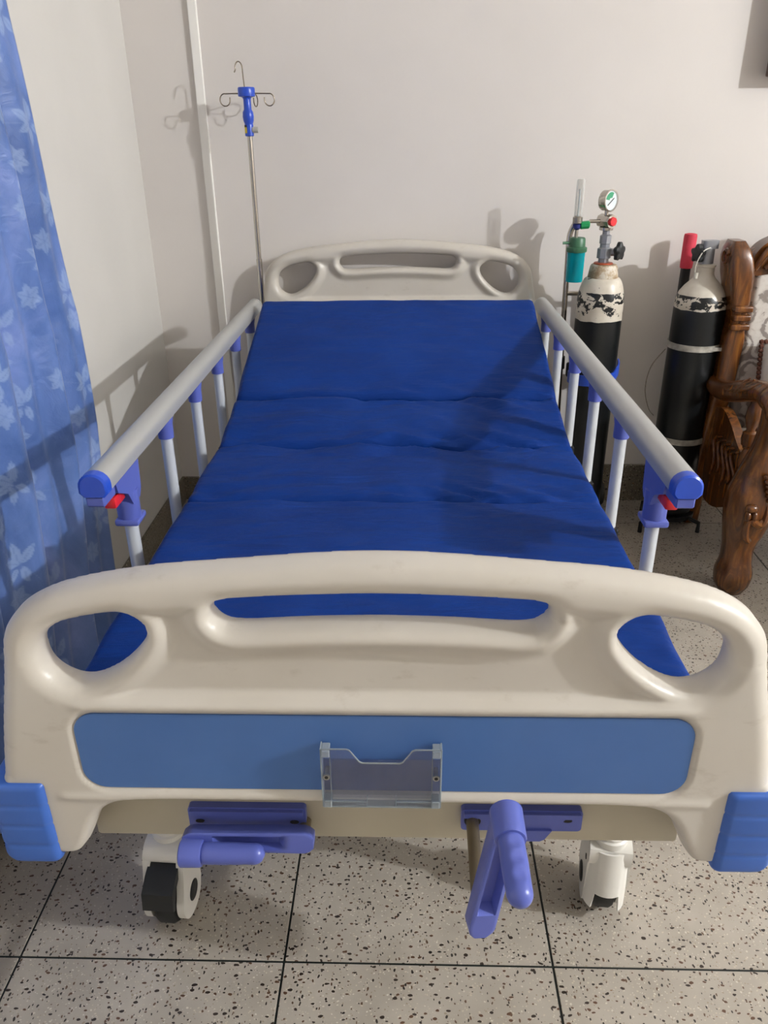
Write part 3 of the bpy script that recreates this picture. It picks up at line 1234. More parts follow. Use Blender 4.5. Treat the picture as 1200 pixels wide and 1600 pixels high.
# ------------------------------------------------------------------ drip stand
PX_, PY_ = -0.538, 2.952
stand = thing('drip_stand', (PX_, PY_, 0.541), 'tall steel drip stand with blue hook head at the bed corner', 'drip stand')
bm = nb()
HZ = 1.541        # head height
add_tube(bm, [(PX_, PY_, 0.541), (PX_, PY_, 1.02)], 0.0105, 18)
add_tube(bm, [(PX_, PY_, 1.0), (PX_, PY_, HZ - 0.10)], 0.0088, 18)
obj('pole', bm, 'chrome', stand)
bm = nb()
add_lathe(bm, [(0.012, HZ - .118), (0.0150, HZ - .116), (0.0150, HZ - .084), (0.0140, HZ - .080), (0.0175, HZ - .070), (0.0190, HZ - .058), (0.0175, HZ - .044), (0.0130, HZ - .036), (0.0125, HZ - .005), (0.016, HZ + .000), (0.028, HZ + .003), (0.0285, HZ + .008), (0.0285, HZ + .026), (0.0265, HZ + .030), (0.010, HZ + .031)], (PX_, PY_, 0), 'Z', 28)
obj('hook_head', bm, 'royal', stand, label='royal blue plastic hook head')
bm = nb()
add_tube(bm, [(PX_ + .012, PY_ - 0.003, HZ - .098), (PX_ + .031, PY_ - 0.003, HZ - .098)], 0.0095, 14)
obj('clamp_knob', bm, 'clear_grey', stand)
bm = nb()
rings = []
for zz in (HZ - .108, HZ - .088):
    rings.append([Vector((PX_ + 0.0154 * math.cos(a), PY_ + 0.0154 * math.sin(a), zz)) for a in [math.radians(205 + 9 * q) for q in range(6)]] + [Vector((PX_ + 0.013 * math.cos(a), PY_ + 0.013 * math.sin(a), zz)) for a in [math.radians(250 - 9 * q) for q in range(6)]])
ring_bridge(bm, rings)
lab = obj('warning_sticker', bm, 'yellow', stand)
bm = nb()
rings = []
for z0, z1 in ((HZ - .090, HZ - .083),):
    for zz in (z0, z1):
        rings.append([Vector((PX_ + 0.0157 * math.cos(a), PY_ + 0.0157 * math.sin(a), zz)) for a in [math.radians(205 + 9 * q) for q in range(6)]] + [Vector((PX_ + 0.013 * math.cos(a), PY_ + 0.013 * math.sin(a), zz)) for a in [math.radians(250 - 9 * q) for q in range(6)]])
ring_bridge(bm, rings)
obj('sticker_bar', bm, 'ink', lab)


def hook_curl(direction, reach, up=False):
    """wire arm that ends in a curl; direction is a unit vector in plan"""
    d = Vector(direction).normalized()
    z = HZ + 0.012
    pts = []
    if not up:
        base = Vector((PX_, PY_, z))
        pts += [base + d * 0.024, base + d * (reach * 0.6) + Vector((0, 0, -0.0005))]
        c = base + d * (reach - 0.017) + Vector((0, 0, -0.0190))
        for k in range(15):
            a = math.radians(100 - 285 * k / 14)
            pts.append(c + d * (0.0165 * math.cos(a)) + Vector((0, 0, 0.0185 * math.sin(a))))
        pts.append(pts[-1] + Vector((0, 0, 0.006)))
    else:
        base = Vector((PX_, PY_, z + 0.012)) + d * 0.010
        side = Vector((-0.9, -0.4, 0)).normalized()
        pts += [base, base + Vector((-0.002, 0, 0.030)), base + Vector((-0.003, 0, 0.055))]
        c = base + Vector((-0.003, 0, 0.060)) + side * 0.012
        for k in range(10):
            a = math.radians(0 + 190 * k / 9)
            pts.append(c - side * (0.012 * math.cos(a)) + Vector((0, 0, 0.020 * math.sin(a))))
        pts.append(pts[-1] + Vector((-0.004, 0, -0.008)))
    bm = nb()
    add_tube(bm, catmull(pts, 3), 0.0020, 8)
    return obj('hook', bm, 'wire', stand)


hook_curl((-1, -0.1, 0), 0.090)
hook_curl((1, 0.1, 0), 0.092)
hook_curl((0.25, 1, 0), 0.088)
hook_curl((-0.35, -1, 0), 0.09, up=True)

# ------------------------------------------------------------------ oxygen cylinder with regulator, in its trolley
def cyl_profile(r, z_sh, z_neck, r_neck, z0=0.03):
    pr = [(r * 0.90, z0), (r * 0.97, z0 + 0.006), (r, z0 + 0.02), (r, z_sh)]
    for k in range(1, 11):
        a = PI / 2 * k / 10
        pr.append((r_neck + (r - r_neck) * math.cos(a) ** 0.9 if k < 10 else r_neck, z_sh + (z_neck - z_sh) * math.sin(a) ** 1.15))
    return pr


XF = 1.0725
FZ = CAM_H - CAM_H / XF      # floor level in these builders
AX, AY = 0.650, 2.69
ox1 = thing('oxygen_cylinder', (AX, AY, FZ + 0.04), 'black oxygen cylinder with chipped white shoulder, gauge and teal humidifier bottle', 'gas cylinder', 'oxygen cylinders against the back wall')
bm = nb()
add_lathe(bm, cyl_profile(0.077, 0.905, 0.992, 0.046, FZ + 0.04), (AX, AY, 0), 'Z', 48, True)
obj('cylinder_body', bm, cylinder_mat('chipped_black_white_paint', 0.872, 0.772, 3.1, 0.37, 0.17), ox1)
bm = nb()
add_lathe(bm, [(0.050, 0.972), (0.052, 0.978), (0.044, 1.026), (0.040, 1.032), (0.020, 1.034)], (AX, AY, 0), 'Z', 32)


def collar_mat():
    k = Mat('worn_tan_paint', (170, 148, 120), 0.5)
    k.color(k.ramp(k.noise(24, 5, k.coord(), 0.65), [(0.42, (150, 126, 98)), (0.50, (178, 158, 130)), (0.58, (206, 198, 184))]))
    return k.m


obj('neck_ring', bm, collar_mat(), ox1)
bm = nb()
add_lathe(bm, [(0.030, 1.033), (0.032, 1.0345), (0.030, 1.038), (0.018, 1.039)], (AX - 0.003, AY, 0), 'Z', 24)
obj('copper_washer', bm, 'brass', ox1)
bm = nb()
add_lathe(bm, [(0.017, 1.036), (0.017, 1.050), (0.023, 1.052), (0.023, 1.082), (0.016, 1.085), (0.016, 1.096), (0.019, 1.098), (0.019, 1.122), (0.012, 1.126), (0.012, 1.142)], (AX - 0.004, AY, 0), 'Z', 8)
add_tube(bm, [(AX + 0.012, AY, 1.070), (AX + 0.038, AY - 0.006, 1.070)], 0.012, 14)
vl = obj('valve', bm, 'valve_grey', ox1)
bm = nb()
rings = []
hd = Vector((0.85, -0.75, 0)).normalized()
hu = Vector((0, 0, 1))
hv = hd.cross(hu)
hc = Vector((AX + 0.032, AY - 0.012, 1.074))
for off, rs_ in ((0, 0.6), (0.004, 0.98), (0.016, 1.0), (0.021, 0.7)):
    ring = []
    for q in range(40):
        a = 2 * PI * q / 40
        r = (0.026 + 0.0045 * math.cos(5 * a)) * rs_
        ring.append(hc + hd * off + hu * (r * math.cos(a)) + hv * (r * math.sin(a)))
    rings.append(ring)
ring_bridge(bm, rings)
obj('hand_wheel', bm, 'black', vl)
# regulator block, gauge
bm = nb()
RZ1 = 1.166
add_lathe(bm, [(0.012, 1.136), (0.022, 1.139), (0.022, 1.147), (0.014, 1.150)], (AX - 0.006, AY, 0), 'Z', 18)
add_tube(bm, [(AX - 0.020, AY + 0.022, RZ1), (AX + 0.006, AY - 0.022, RZ1)], 0.0215, 8)
add_tube(bm, [(AX - 0.028, AY, RZ1), (AX - 0.062, AY - 0.002, RZ1)], 0.0060, 12)
add_tube(bm, [(AX - 0.010, AY, RZ1 + 0.012), (AX - 0.010, AY, RZ1 + 0.036)], 0.007, 12)
reg = obj('regulator', bm, 'chrome', ox1, label='chrome pressure regulator')
bm = nb()
add_tube(bm, [(AX + 0.005, AY - 0.021, RZ1), (AX + 0.0095, AY - 0.0285, RZ1)], [0.0150, 0.0135], 8)
obj('red_cap', bm, 'red', reg)
# gauge faces the viewer, turned a little right
gn = Vector((0.80, -1, 0.02)).normalized()
gr = Vector((0, 0, 1)).cross(gn).normalized()
gu = gn.cross(gr).normalized()
gc = Vector((AX - 0.010, AY - 0.004, 1.228))


def disc(bm, c, ax, prof, seg=32):
    ax = ax.normalized()
    a1 = Vector((0, 0, 1)).cross(ax).normalized()
    a2 = ax.cross(a1)
    ring_bridge(bm, [[c + ax * h + a1 * (r * math.cos(2 * PI * q / seg)) + a2 * (r * math.sin(2 * PI * q / seg)) for q in range(seg)] for r, h in prof])
    return bm


bm = nb()
disc(bm, gc, gn, [(0.024, -0.018), (0.031, -0.014), (0.031, 0.008), (0.0335, 0.009), (0.0335, 0.014), (0.0300, 0.0145), (0.0290, 0.010)])
obj('gauge_case', bm, 'chrome', reg)
bm = nb()
disc(bm, gc, gn, [(0.0288, 0.009), (0.0288, 0.0112)])
obj('gauge_dial', bm, 'dial', reg)
bm = nb()
arc = [(0.025 * math.cos(math.radians(a)), 0.025 * math.sin(math.radians(a))) for a in range(60, 175, 10)] + [(0.008 * math.cos(math.radians(a)), 0.008 * math.sin(math.radians(a))) for a in range(170, 55, -10)]
add_prism(bm, arc, lambda a, b, t: gc + gr * a + gu * b + gn * t, 0.0112, 0.0118)
obj('dial_sector', bm, 'dial_green', reg)
bm = nb()
add_prism(bm, [(-0.016, -0.013), (-0.014, -0.015), (0.014, 0.005), (0.013, 0.008)], lambda a, b, t: gc + gr * a + gu * b + gn * t, 0.0120, 0.0126)
obj('gauge_needle', bm, 'ink', reg)
# flow meter
FX, FY = 0.549, AY - 0.004
bm = nb()
add_lathe(bm, [(0.0128, 1.166), (0.0128, 1.286), (0.011, 1.292), (0.006, 1.293)], (FX, FY, 0), 'Z', 20)
obj('flow_tube', bm, 'tube_clear', reg, label='clear flow meter tube')
bm = nb()
add_lathe(bm, [(0.0030, 1.168), (0.0030, 1.262)], (FX, FY, 0), 'Z', 10)
obj('flow_scale', bm, 'dial', reg)
bm = nb()
add_lathe(bm, [(0.011, 1.158), (0.0155, 1.161), (0.0155, 1.178), (0.012, 1.182)], (FX, FY, 0), 'Z', 20)
add_tube(bm, [(FX, FY, RZ1 - 0.012), (FX, FY, 1.118)], 0.006, 12)
obj('meter_base', bm, 'brushed', reg)
bm = nb()
add_lathe(bm, [(0.006, 1.140), (0.013, 1.146), (0.0145, 1.158)], (FX, FY, 0), 'Z', 20)
obj('meter_collar', bm, 'navy', reg)
bm = nb()
ring = []
add_tube(bm, [(FX + 0.010, FY - 0.002, RZ1 - 0.012), (FX + 0.012, FY - 0.002, RZ1 - 0.012), (FX + 0.036, FY - 0.003, RZ1 - 0.010), (FX + 0.039, FY - 0.003, RZ1 - 0.010)], [0.010, 0.0125, 0.0125, 0.010], 10)
obj('flow_knob', bm, 'green', reg)
# humidifier bottle
BX = 0.555
bm = nb()
add_lathe(bm, [(0.026, 0.978), (0.0275, 0.982), (0.0285, 1.075), (0.026, 1.078)], (BX, FY, 0), 'Z', 32)
bt = obj('humidifier_bottle', bm, 'teal', reg, label='translucent teal humidifier bottle')
bm = nb()
add_lathe(bm, [(0.008, 0.998), (0.008, 1.078)], (BX, FY, 0), 'Z', 12)
obj('dip_tube', bm, Mat('teal_dip_tube', (20, 120, 130), 0.4).m, reg)
bm = nb()
add_lathe(bm, [(0.0315, 1.072), (0.0330, 1.075), (0.0330, 1.086), (0.0265, 1.089), (0.0255, 1.113), (0.0230, 1.117), (0.008, 1.118)], (BX, FY, 0), 'Z', 24)
add_tube(bm, [(BX - 0.02, FY - 0.004, 1.101), (BX - 0.046, FY - 0.008, 1.101), (BX - 0.048, FY - 0.008, 1.101)], [0.005, 0.004, 0.005], 10)
obj('bottle_cap', bm, 'green_cap', reg)

tr1 = thing('cylinder_trolley', (0.65, 2.77, FZ), 'chrome tube trolley with blue cradle band carrying the cylinder beside the bed', 'trolley')
bm = nb()
TY = AY + 0.105
hp = [(0.575, TY, FZ + 0.05), (0.560, TY, 0.60), (0.551, TY, 1.00), (0.549, TY, 1.09), (0.553, TY, 1.125), (0.564, TY - 0.006, 1.148), (0.580, TY - 0.014, 1.158)]
add_tube(bm, catmull(hp, 5), 0.0095, 14)
add_tube(bm, [(0.725, TY, FZ + 0.05), (0.716, TY, 0.60), (0.700, TY, 0.96)], 0.0095, 14)
add_tube(bm, [(0.553, TY, 0.92), (0.702, TY, 0.92)], 0.0080, 12)
obj('handle_frame', bm, 'chrome', tr1)
bm = nb()
rings = []
for zz, rr in ((-0.018, 0.0775), (-0.018, 0.083), (0.018, 0.083), (0.018, 0.0775), (-0.018, 0.0775)):
    ring = []
    for q in range(37):
        a = math.radians(150 + 228 * q / 36)
        flare = 0.016 * max(0, (q - 30) / 6) + 0.003 * max(0, (5 - q) / 5)
        ring.append(Vector((AX + (rr + flare) * math.cos(a), AY + (rr + flare) * math.sin(a), 0.655 + zz + 0.022 * (q / 36 - 0.3) + 0.02 * max(0, (q - 26) / 10))))
    rings.append(ring)
ring_bridge(bm, rings, closed=False, cap=(False, False))
obj('cradle_band', bm, 'royal', tr1, label='blue cradle band round the cylinder')
bm = nb()
add_tube(bm, [(0.560, TY - 0.02, 0.66), (0.556, TY - 0.03, 0.705)], 0.009, 10)
add_box(bm, (0.575, TY - 0.03, 0.63), (0.725, TY - 0.011, 0.68), 0.004, 1)
obj('band_clamp', bm, 'black', tr1)
bm = nb()
add_box(bm, (0.565, AY - 0.085, FZ + 0.022), (0.735, TY + 0.01, FZ + 0.040), 0.004, 1)
obj('foot_plate', bm, 'dark_metal', tr1)
for sx in (-1, 1):
    bm = nb()
    add_lathe(bm, [(0.02, -0.012), (0.045, -0.012), (0.050, -0.006), (0.050, 0.006), (0.045, 0.012), (0.02, 0.012)], (0.65 + sx * 0.108, TY + 0.03, FZ + 0.05), 'X', 24)
    add_tube(bm, [(0.65 + sx * 0.06, TY + 0.03, FZ + 0.05), (0.65 + sx * 0.108, TY + 0.03, FZ + 0.05)], 0.008, 10)
    obj('trolley_wheel', bm, 'black', tr1)
for sx in (-1, 1):
    bm = nb()
    add_box(bm, (0.65 + sx * 0.06 - 0.008, AY - 0.08, FZ), (0.65 + sx * 0.06 + 0.008, AY - 0.06, FZ + 0.024), 0.003, 1)
    obj('foot_pad', bm, 'black', tr1)

# ------------------------------------------------------------------ second cylinder in its stand
BX2, BY2 = 0.985, 2.69
ox2 = thing('oxygen_cylinder', (BX2, BY2, FZ + 0.05), 'black oxygen cylinder with smooth cream shoulder and bare valve beside the carved armchair', 'gas cylinder', 'oxygen cylinders against the back wall')
bm = nb()
pr = [(0.075, FZ + 0.05), (0.081, FZ + 0.056), (0.084, FZ + 0.07), (0.084, 0.905)]
for t, r in ((0.2, 0.0815), (0.4, 0.074), (0.6, 0.061), (0.78, 0.045), (0.9, 0.034), (1.0, 0.029)):
    pr.append((r, 0.905 + 0.092 * t))
pr += [(0.027, 1.004), (0.0265, 1.022), (0.030, 1.024), (0.030, 1.030), (0.024, 1.033)]
add_lathe(bm, pr, (BX2, BY2, 0), 'Z', 48)
obj('cylinder_body', bm, cylinder_mat('cream_black_paint', 0.846, 0.800, 8.4, 0.42, 0.16, False), ox2)
bm = nb()
add_lathe(bm, [(0.023, 1.032), (0.022, 1.080), (0.020, 1.084)], (BX2 - 0.004, BY2, 0), 'Z', 20)
top = rounded_rect(-0.022, 0.030, -0.020, 0.020, 0.014, 5)
add_prism(bm, top, lambda a, b, t: (BX2 - 0.004 + a, BY2 + b, t), 1.080, 1.105)
bevel_all(bm, 0.002, 1, 60)
vl2 = obj('valve', bm, 'valve_grey', ox2)
bm = nb()
hc = Vector((BX2 - 0.026, BY2 - 0.006, 1.065))
hd = Vector((-1, -0.35, 0)).normalized()
hv = hd.cross(hu)
rings = []
for off, rs_ in ((0, 0.6), (0.004, 0.98), (0.018, 1.0), (0.023, 0.7)):
    ring = []
    for q in range(40):
        a = 2 * PI * q / 40
        r = (0.026 + 0.0045 * math.cos(5 * a)) * rs_
        ring.append(hc + hd * off + hu * (r * math.cos(a)) + hv * (r * math.sin(a)))
    rings.append(ring)
ring_bridge(bm, rings)
obj('hand_wheel', bm, 'black', vl2)
bm = nb()
add_tube(bm, catmull([(BX2 - 0.006, BY2 - 0.026, 1.085), (BX2 - 0.030, BY2 - 0.036, 1.075), (BX2 - 0.046, BY2 - 0.040, 1.045), (BX2 - 0.050, BY2 - 0.042, 1.015), (BX2 - 0.047, BY2 - 0.044, 0.990)], 5), 0.0020, 8)
add_tube(bm, [(BX2 - 0.046, BY2 - 0.044, 0.992), (BX2 - 0.044, BY2 - 0.043, 1.010)], 0.0065, 12)
obj('seal_cord', bm, 'hose', ox2)

tr2 = thing('cylinder_stand', (BX2, BY2 + 0.03, FZ), 'steel cylinder stand with red foam grip and two clamp bands', 'trolley')
for zc, th in ((0.768, 0.010), (0.436, 0.010)):
    bm = nb()
    rings = []
    for zz, rr in ((-th, 0.0845), (-th, 0.0885), (th, 0.0885), (th, 0.0845)):
        rings.append([Vector((BX2 + rr * math.cos(2 * PI * q / 48), BY2 + rr * math.sin(2 * PI * q / 48), zc + zz)) for q in range(48)])
    vr = ring_bridge(bm, rings + [rings[0]], True, (False, False))
    bmesh.ops.remove_doubles(bm, verts=bm.verts, dist=1e-5)
    if zc > 0.6:
        add_box(bm, (-0.045, -0.002, -0.006), (0.045, 0.002, 0.006), 0.001, 1)
        bmesh.ops.translate(bm, verts=[v for v in bm.verts if v.co.length < 0.2], vec=(BX2 + 0.050, BY2 - 0.083, zc + 0.0))
    bk = obj('clamp_band', bm, 'band', tr2)
bm = nb()
SX, SY = 0.958, BY2 + 0.115
add_box(bm, (SX - 0.014, SY - 0.014, FZ + 0.06), (SX + 0.014, SY + 0.014, 1.03), 0.004, 1)
for zc in (0.768, 0.436):
    add_box(bm, (SX - 0.010, BY2 + 0.086, zc - 0.010), (SX + 0.010, SY, zc + 0.010), 0.002, 1)
obj('upright', bm, 'dark_metal', tr2)
bm = nb()
add_lathe(bm, [(0.014, 1.000), (0.020, 1.002), (0.021, 1.012), (0.0215, 1.105), (0.020, 1.112), (0.012, 1.114)], (SX, SY, 0), 'Z', 24)
obj('foam_grip', bm, 'red_foam', tr2, label='red foam handle grip')
bm = nb()
add_lathe(bm, [(0.094, FZ + 0.034), (0.094, FZ + 0.050), (0.02, FZ + 0.050)], (BX2, BY2, 0), 'Z', 36)
add_box(bm, (SX - 0.014, BY2 + 0.08, FZ + 0.034), (SX + 0.014, SY + 0.014, FZ + 0.062), 0.003, 1)
obj('base_plate', bm, 'dark_metal', tr2)
for lx, ly in ((BX2 - 0.125, BY2 - 0.105), (BX2 + 0.085, BY2 - 0.105), (BX2 - 0.07, BY2 + 0.075), (BX2 + 0.07, BY2 + 0.075)):
    bm = nb()
    add_tube(bm, [(lx, ly, FZ), (lx, ly, FZ + 0.036), (lx * 0.5 + BX2 * 0.5, ly * 0.5 + BY2 * 0.5, FZ + 0.042)], 0.008, 10)
    obj('stand_leg', bm, 'dark_metal', tr2)
bm = nb()
add_tube(bm, catmull([(BX2 - 0.087, BY2 + 0.02, 0.745), (BX2 - 0.125, BY2 + 0.03, 0.68), (BX2 - 0.135, BY2 + 0.03, 0.60), (BX2 - 0.115, BY2 + 0.03, 0.53), (BX2 - 0.092, BY2 + 0.03, 0.500)], 6), 0.0014, 6)
obj('tie_wire', bm, 'wire', tr2)

XF = 0.0
# ------------------------------------------------------------------ carved armchair
chair = thing('armchair', (1.42, 2.62, 0.0), 'carved dark wooden armchair with grey damask back at the right edge', 'armchair')
CW = 0.62            # outer width
CXL, CXR = 1.115, 1.115 + CW
CYB = 2.84


def ellipsoid(bm, c, rx, ry, rz, rot=None, u=14, v=9):
    r = bmesh.ops.create_uvsphere(bm, u_segments=u, v_segments=v, radius=1.0)
    mt = Matrix.Translation(c) @ (rot.to_4x4() if rot is not None else Matrix.Identity(4)) @ Matrix.Diagonal((rx, ry, rz, 1))
    bmesh.ops.transform(bm, matrix=mt, verts=r['verts'])


def loft_z(bm, rows, n=20, power=2.6):
    """rows: (z, cx, cy, half x, half y) superellipse sections"""
    rings = []
    zs_ = [r[0] for r in rows]
    m_ = 40
    for k in range(m_ + 1):
        z = zs_[0] + (zs_[-1] - zs_[0]) * k / m_
        vals = []
        for c in range(1, 5):
            vals.append(float(np.interp(z, zs_, [r[c] for r in rows])))
        ring = []
        for q in range(n):
            a = 2 * PI * q / n
            ca, sa = math.cos(a), math.sin(a)
            ring.append(Vector((vals[0] + vals[2] * math.copysign(abs(ca) ** (2 / power), ca), vals[1] + vals[3] * math.copysign(abs(sa) ** (2 / power), sa), z)))
        rings.append(ring)
    ring_bridge(bm, rings)
    bmesh.ops.smooth_vert(bm, verts=bm.verts, factor=0.4, use_axis_x=True, use_axis_y=True)


for sx, xc in ((1, CXL), (-1, CXR)):
    # rear post
    bm = nb()
    loft_z(bm, [(0.0, xc + sx * .035, CYB + .05, .030, .035), (0.30, xc + sx * .035, CYB + .02, .030, .035), (0.58, xc + sx * .040, CYB - .02, .034, .045), (0.76, xc + sx * .046, CYB - .02, .036, .045), (0.80, xc + sx * .047, CYB - .02, .026, .045), (0.83, xc + sx * .045, CYB - .02, .026, .050),
                (0.90, xc + sx * .040, CYB - .015, .034, .058), (0.98, xc + sx * .030, CYB - .01, .043, .066), (1.04, xc + sx * .022, CYB, .040, .066), (1.075, xc + sx * .016, CYB, .030, .055), (1.088, xc + sx * .012, CYB, .018, .036)], 24, 6.0)
    post = obj('back_post', bm, 'wood', chair, sharp=60)
    for zc, hx in ((0.868, .033), (0.838, .030), (0.806, .032)):
        bm = nb()
        add_box(bm, (xc + sx * .047 - hx, CYB - .085, zc - .011), (xc + sx * .047 + hx, CYB - .020, zc + .011), 0.006, 3)
        obj('post_moulding', bm, 'wood', post)
    bm = nb()
    pts = []
    for k in range(30):
        a = 0.5 + 2.1 * PI * k / 29
        r = 0.030 - 0.022 * k / 29
        pts.append(Vector((xc + sx * .020 - sx * 0.036, CYB - 0.005 - r * math.cos(a), 1.030 + r * math.sin(a))))
    add_tube(bm, pts, [0.008 - 0.004 * k / 29 for k in range(30)], 8)
    obj('post_scroll', bm, 'wood', post)
    # arm
    bm = nb()
    ar = [(xc + sx * .030, CYB + .02, .598), (xc + sx * .012, CYB - .06, .590), (xc + sx * .004, CYB - .16, .603), (xc + sx * .002, CYB - .26, .632), (xc + sx * .006, CYB - .36, .664), (xc + sx * .014, CYB - .45, .682), (xc + sx * .018, CYB - .52, .672), (xc + sx * .018, CYB - .555, .640)]
    path = catmull(ar, 6)
    n_ = len(path)
    rs = [0.030 + 0.010 * math.sin(PI * k / (n_ - 1)) + (0.010 if k > n_ * 0.75 else 0) for k in range(n_)]
    add_tube(bm, path, rs, 18, squash=(0.92, 1.05))
    arm = obj('armrest', bm, 'wood', chair, sharp=60)
    for k in range(4):
        bm = nb()
        y = CYB - .30 - 0.03 * k
        add_tube(bm, catmull([(xc - sx * .036, y + .05, .628 + .010 * k), (xc - sx * .030, y - .02, .662 + .008 * k), (xc - sx * .004, y - .05, .705 + .003 * k)], 5), [0.003] + [0.006] * 8 + [0.003] * 2, 8)
        obj('arm_leaf', bm, 'wood', arm)
    # front leg, cabriole
    bm = nb()
    fy = CYB - 0.50
    loft_z(bm, [(0.0, xc + sx * .000, fy, .036, .038), (0.03, xc - sx * .004, fy - .004, .056, .054), (0.075, xc - sx * .004, fy - .006, .062, .060), (0.12, xc - sx * .002, fy, .050, .048), (0.17, xc - sx * .002, fy + .004, .050, .046), (0.23, xc + sx * .002, fy, .064, .058), (0.31, xc + sx * .004, fy - .01, .080, .070), (0.38, xc + sx * .004, fy - .01, .078, .064), (0.44, xc + sx * .012, fy, .060, .052), (0.53, xc + sx * .026, fy - .004, .046, .044), (0.60, xc + sx * .026, fy - .010, .040, .044), (0.655, xc + sx * .022, fy - .012, .038, .048)], 24, 2.4)
    leg = obj('front_leg', bm, 'wood', chair, sharp=60)
    # carving on the knee: flower bud and acanthus leaves
    bm = nb()
    kx, ky, kz = xc - sx * .020, fy - .078, .325
    ellipsoid(bm, (kx, ky, kz + .020), .021, .016, .015)
    ellipsoid(bm, (kx - .010, ky - .002, kz - .006), .011, .014, .018)
    ellipsoid(bm, (kx + .011, ky - .002, kz - .006), .010, .014, .018)
    for k in range(3):
        s = 1 if k % 2 else -1
        add_tube(bm, catmull([(kx + .004, ky - .001, kz - .015), (kx + .012 + .014 * k, ky - .002, kz - .030 - .004 * k), (kx + .040 + .006 * k, ky + .004, kz - .045 + .022 * k), (kx + .050, ky + .014, kz - .030 + .030 * k)], 5), [.003] + [.0105] * 14 + [.003], 8)
    add_tube(bm, catmull([(kx + .000, ky, kz - .018), (kx - .006, ky, kz - .045), (kx + .002, ky + .004, kz - .085), (kx + .018, ky + .012, kz - .105)], 5), [.003] + [.0105] * 14 + [.003], 8)
    for k in range(6):
        ellipsoid(bm, (kx + .052 - .004 * k, ky + .004 + .001 * k, kz + .045 + .016 * k), .012, .014, .008)
    obj('knee_carving', bm, 'wood', leg)
    # turned spindle under the arm and the carved side panel
    bm = nb()
    sy = CYB - .33
    add_lathe(bm, [(.020, .38), (.024, .40), (.021, .425), (.012, .452), (.016, .456), (.017, .462), (.023, .468), (.026, .488), (.023, .510), (.015, .516), (.014, .522), (.020, .540), (.026, .566), (.023, .592), (.014, .620), (.016, .64)], (xc + sx * .040, sy, 0), 'Z', 24)
    obj('arm_spindle', bm, 'wood', chair)
    bm = nb()
    sp = smooth_poly([(CYB - .03, .16), (CYB - .03, .50), (CYB - .10, .53), (CYB - .20, .50), (CYB - .29, .44), (CYB - .44, .40), (CYB - .44, .30), (CYB - .30, .22), (CYB - .16, .15)], 2)
    add_prism(bm, sp, lambda a, b, t: (xc + sx * t, a, b), .026, .058)
    for k in range(5):
        a = k * 1.1
        add_tube(bm, catmull([(xc + sx * .026, CYB - .10 - .05 * k, .26 + .03 * (k % 2)), (xc + sx * .020, CYB - .13 - .05 * k, .33), (xc + sx * .020, CYB - .10 - .04 * k, .40), (xc + sx * .026, CYB - .15 - .04 * k, .43)], 5), [.002] + [.006] * 14 + [.002], 8)
    obj('side_panel', bm, 'wood', chair, sharp=50)
# seat frame, seat, back
bm = nb()
add_box(bm, (CXL + .055, CYB - .52, .27), (CXR - .055, CYB + .02, .345), 0.012, 3)
obj('seat_frame', bm, 'wood', chair)
bm = nb()
add_box(bm, (CXL + .065, CYB - .53, .345), (CXR - .065, CYB - .05, .425), 0.03, 4)
obj('seat_pad', bm, 'damask', chair)
bm = nb()
add_box(bm, (CXL + .085, CYB - .045, .42), (CXR - .085, CYB + .005, .985), 0.018, 4)
obj('back_pad', bm, 'damask', chair, label='grey and cream damask upholstery')
bm = nb()
xm = (CXL + CXR) / 2
crest = [(CXL + .055, .97), (CXL + .055, 1.02), (CXL + .075, 1.062), (CXL + .10, 1.085), (CXL + .135, 1.10), (CXL + .17, 1.135), (CXL + .22, 1.165), (xm, 1.20), (CXR - .22, 1.165), (CXR - .17, 1.135), (CXR - .135, 1.10), (CXR - .10, 1.085), (CXR - .075, 1.062), (CXR - .055, 1.02), (CXR - .055, .97), (CXR - .15, .985), (xm, 1.0), (CXL + .15, .985)]
add_prism(bm, smooth_poly(crest, 2), lambda a, b, t: (a, t, b), CYB - .045, CYB + .025)
bevel_all(bm, 0.006, 2, 50)
cr = obj('crest_rail', bm, 'wood', chair, sharp=50)
bm = nb()
for s in (1, -1):
    x0 = CXL + .07 if s > 0 else CXR - .07
    def P(dx, z, dy=0.0):
        return (x0 + s * dx, CYB - .050 + dy, z)
    add_tube(bm, catmull([P(.000, .995), P(.012, 1.030, -.01), P(.030, 1.062, -.014), P(.048, 1.070, -.01), P(.054, 1.050, -.008), P(.042, 1.040, -.006)], 5), [.006] + [.010] * 20 + [.008] * 4 + [.004], 10)
    add_tube(bm, catmull([P(.030, 1.000), P(.060, 1.025, -.01), P(.090, 1.065, -.012), P(.105, 1.095, -.006)], 5), [.004] + [.009] * 13 + [.004], 10)
    add_tube(bm, catmull([P(.050, .995), P(.095, 1.010, -.01), P(.14, 1.05, -.012), P(.165, 1.10, -.006)], 5), [.004] + [.010] * 13 + [.004], 10)
    add_tube(bm, catmull([P(.080, .992), P(.15, 1.000, -.008), P(.21, 1.030, -.010), P(.235, 1.08, -.006)], 5), [.004] + [.009] * 13 + [.004], 10)
    ellipsoid(bm, P(.078, 1.085, .010), .020, .022, .016)
    ellipsoid(bm, P(.104, 1.098, .010), .017, .020, .014)
    ellipsoid(bm, P(.130, 1.112, .010), .017, .020, .016)
obj('crest_carving', bm, 'wood', cr)

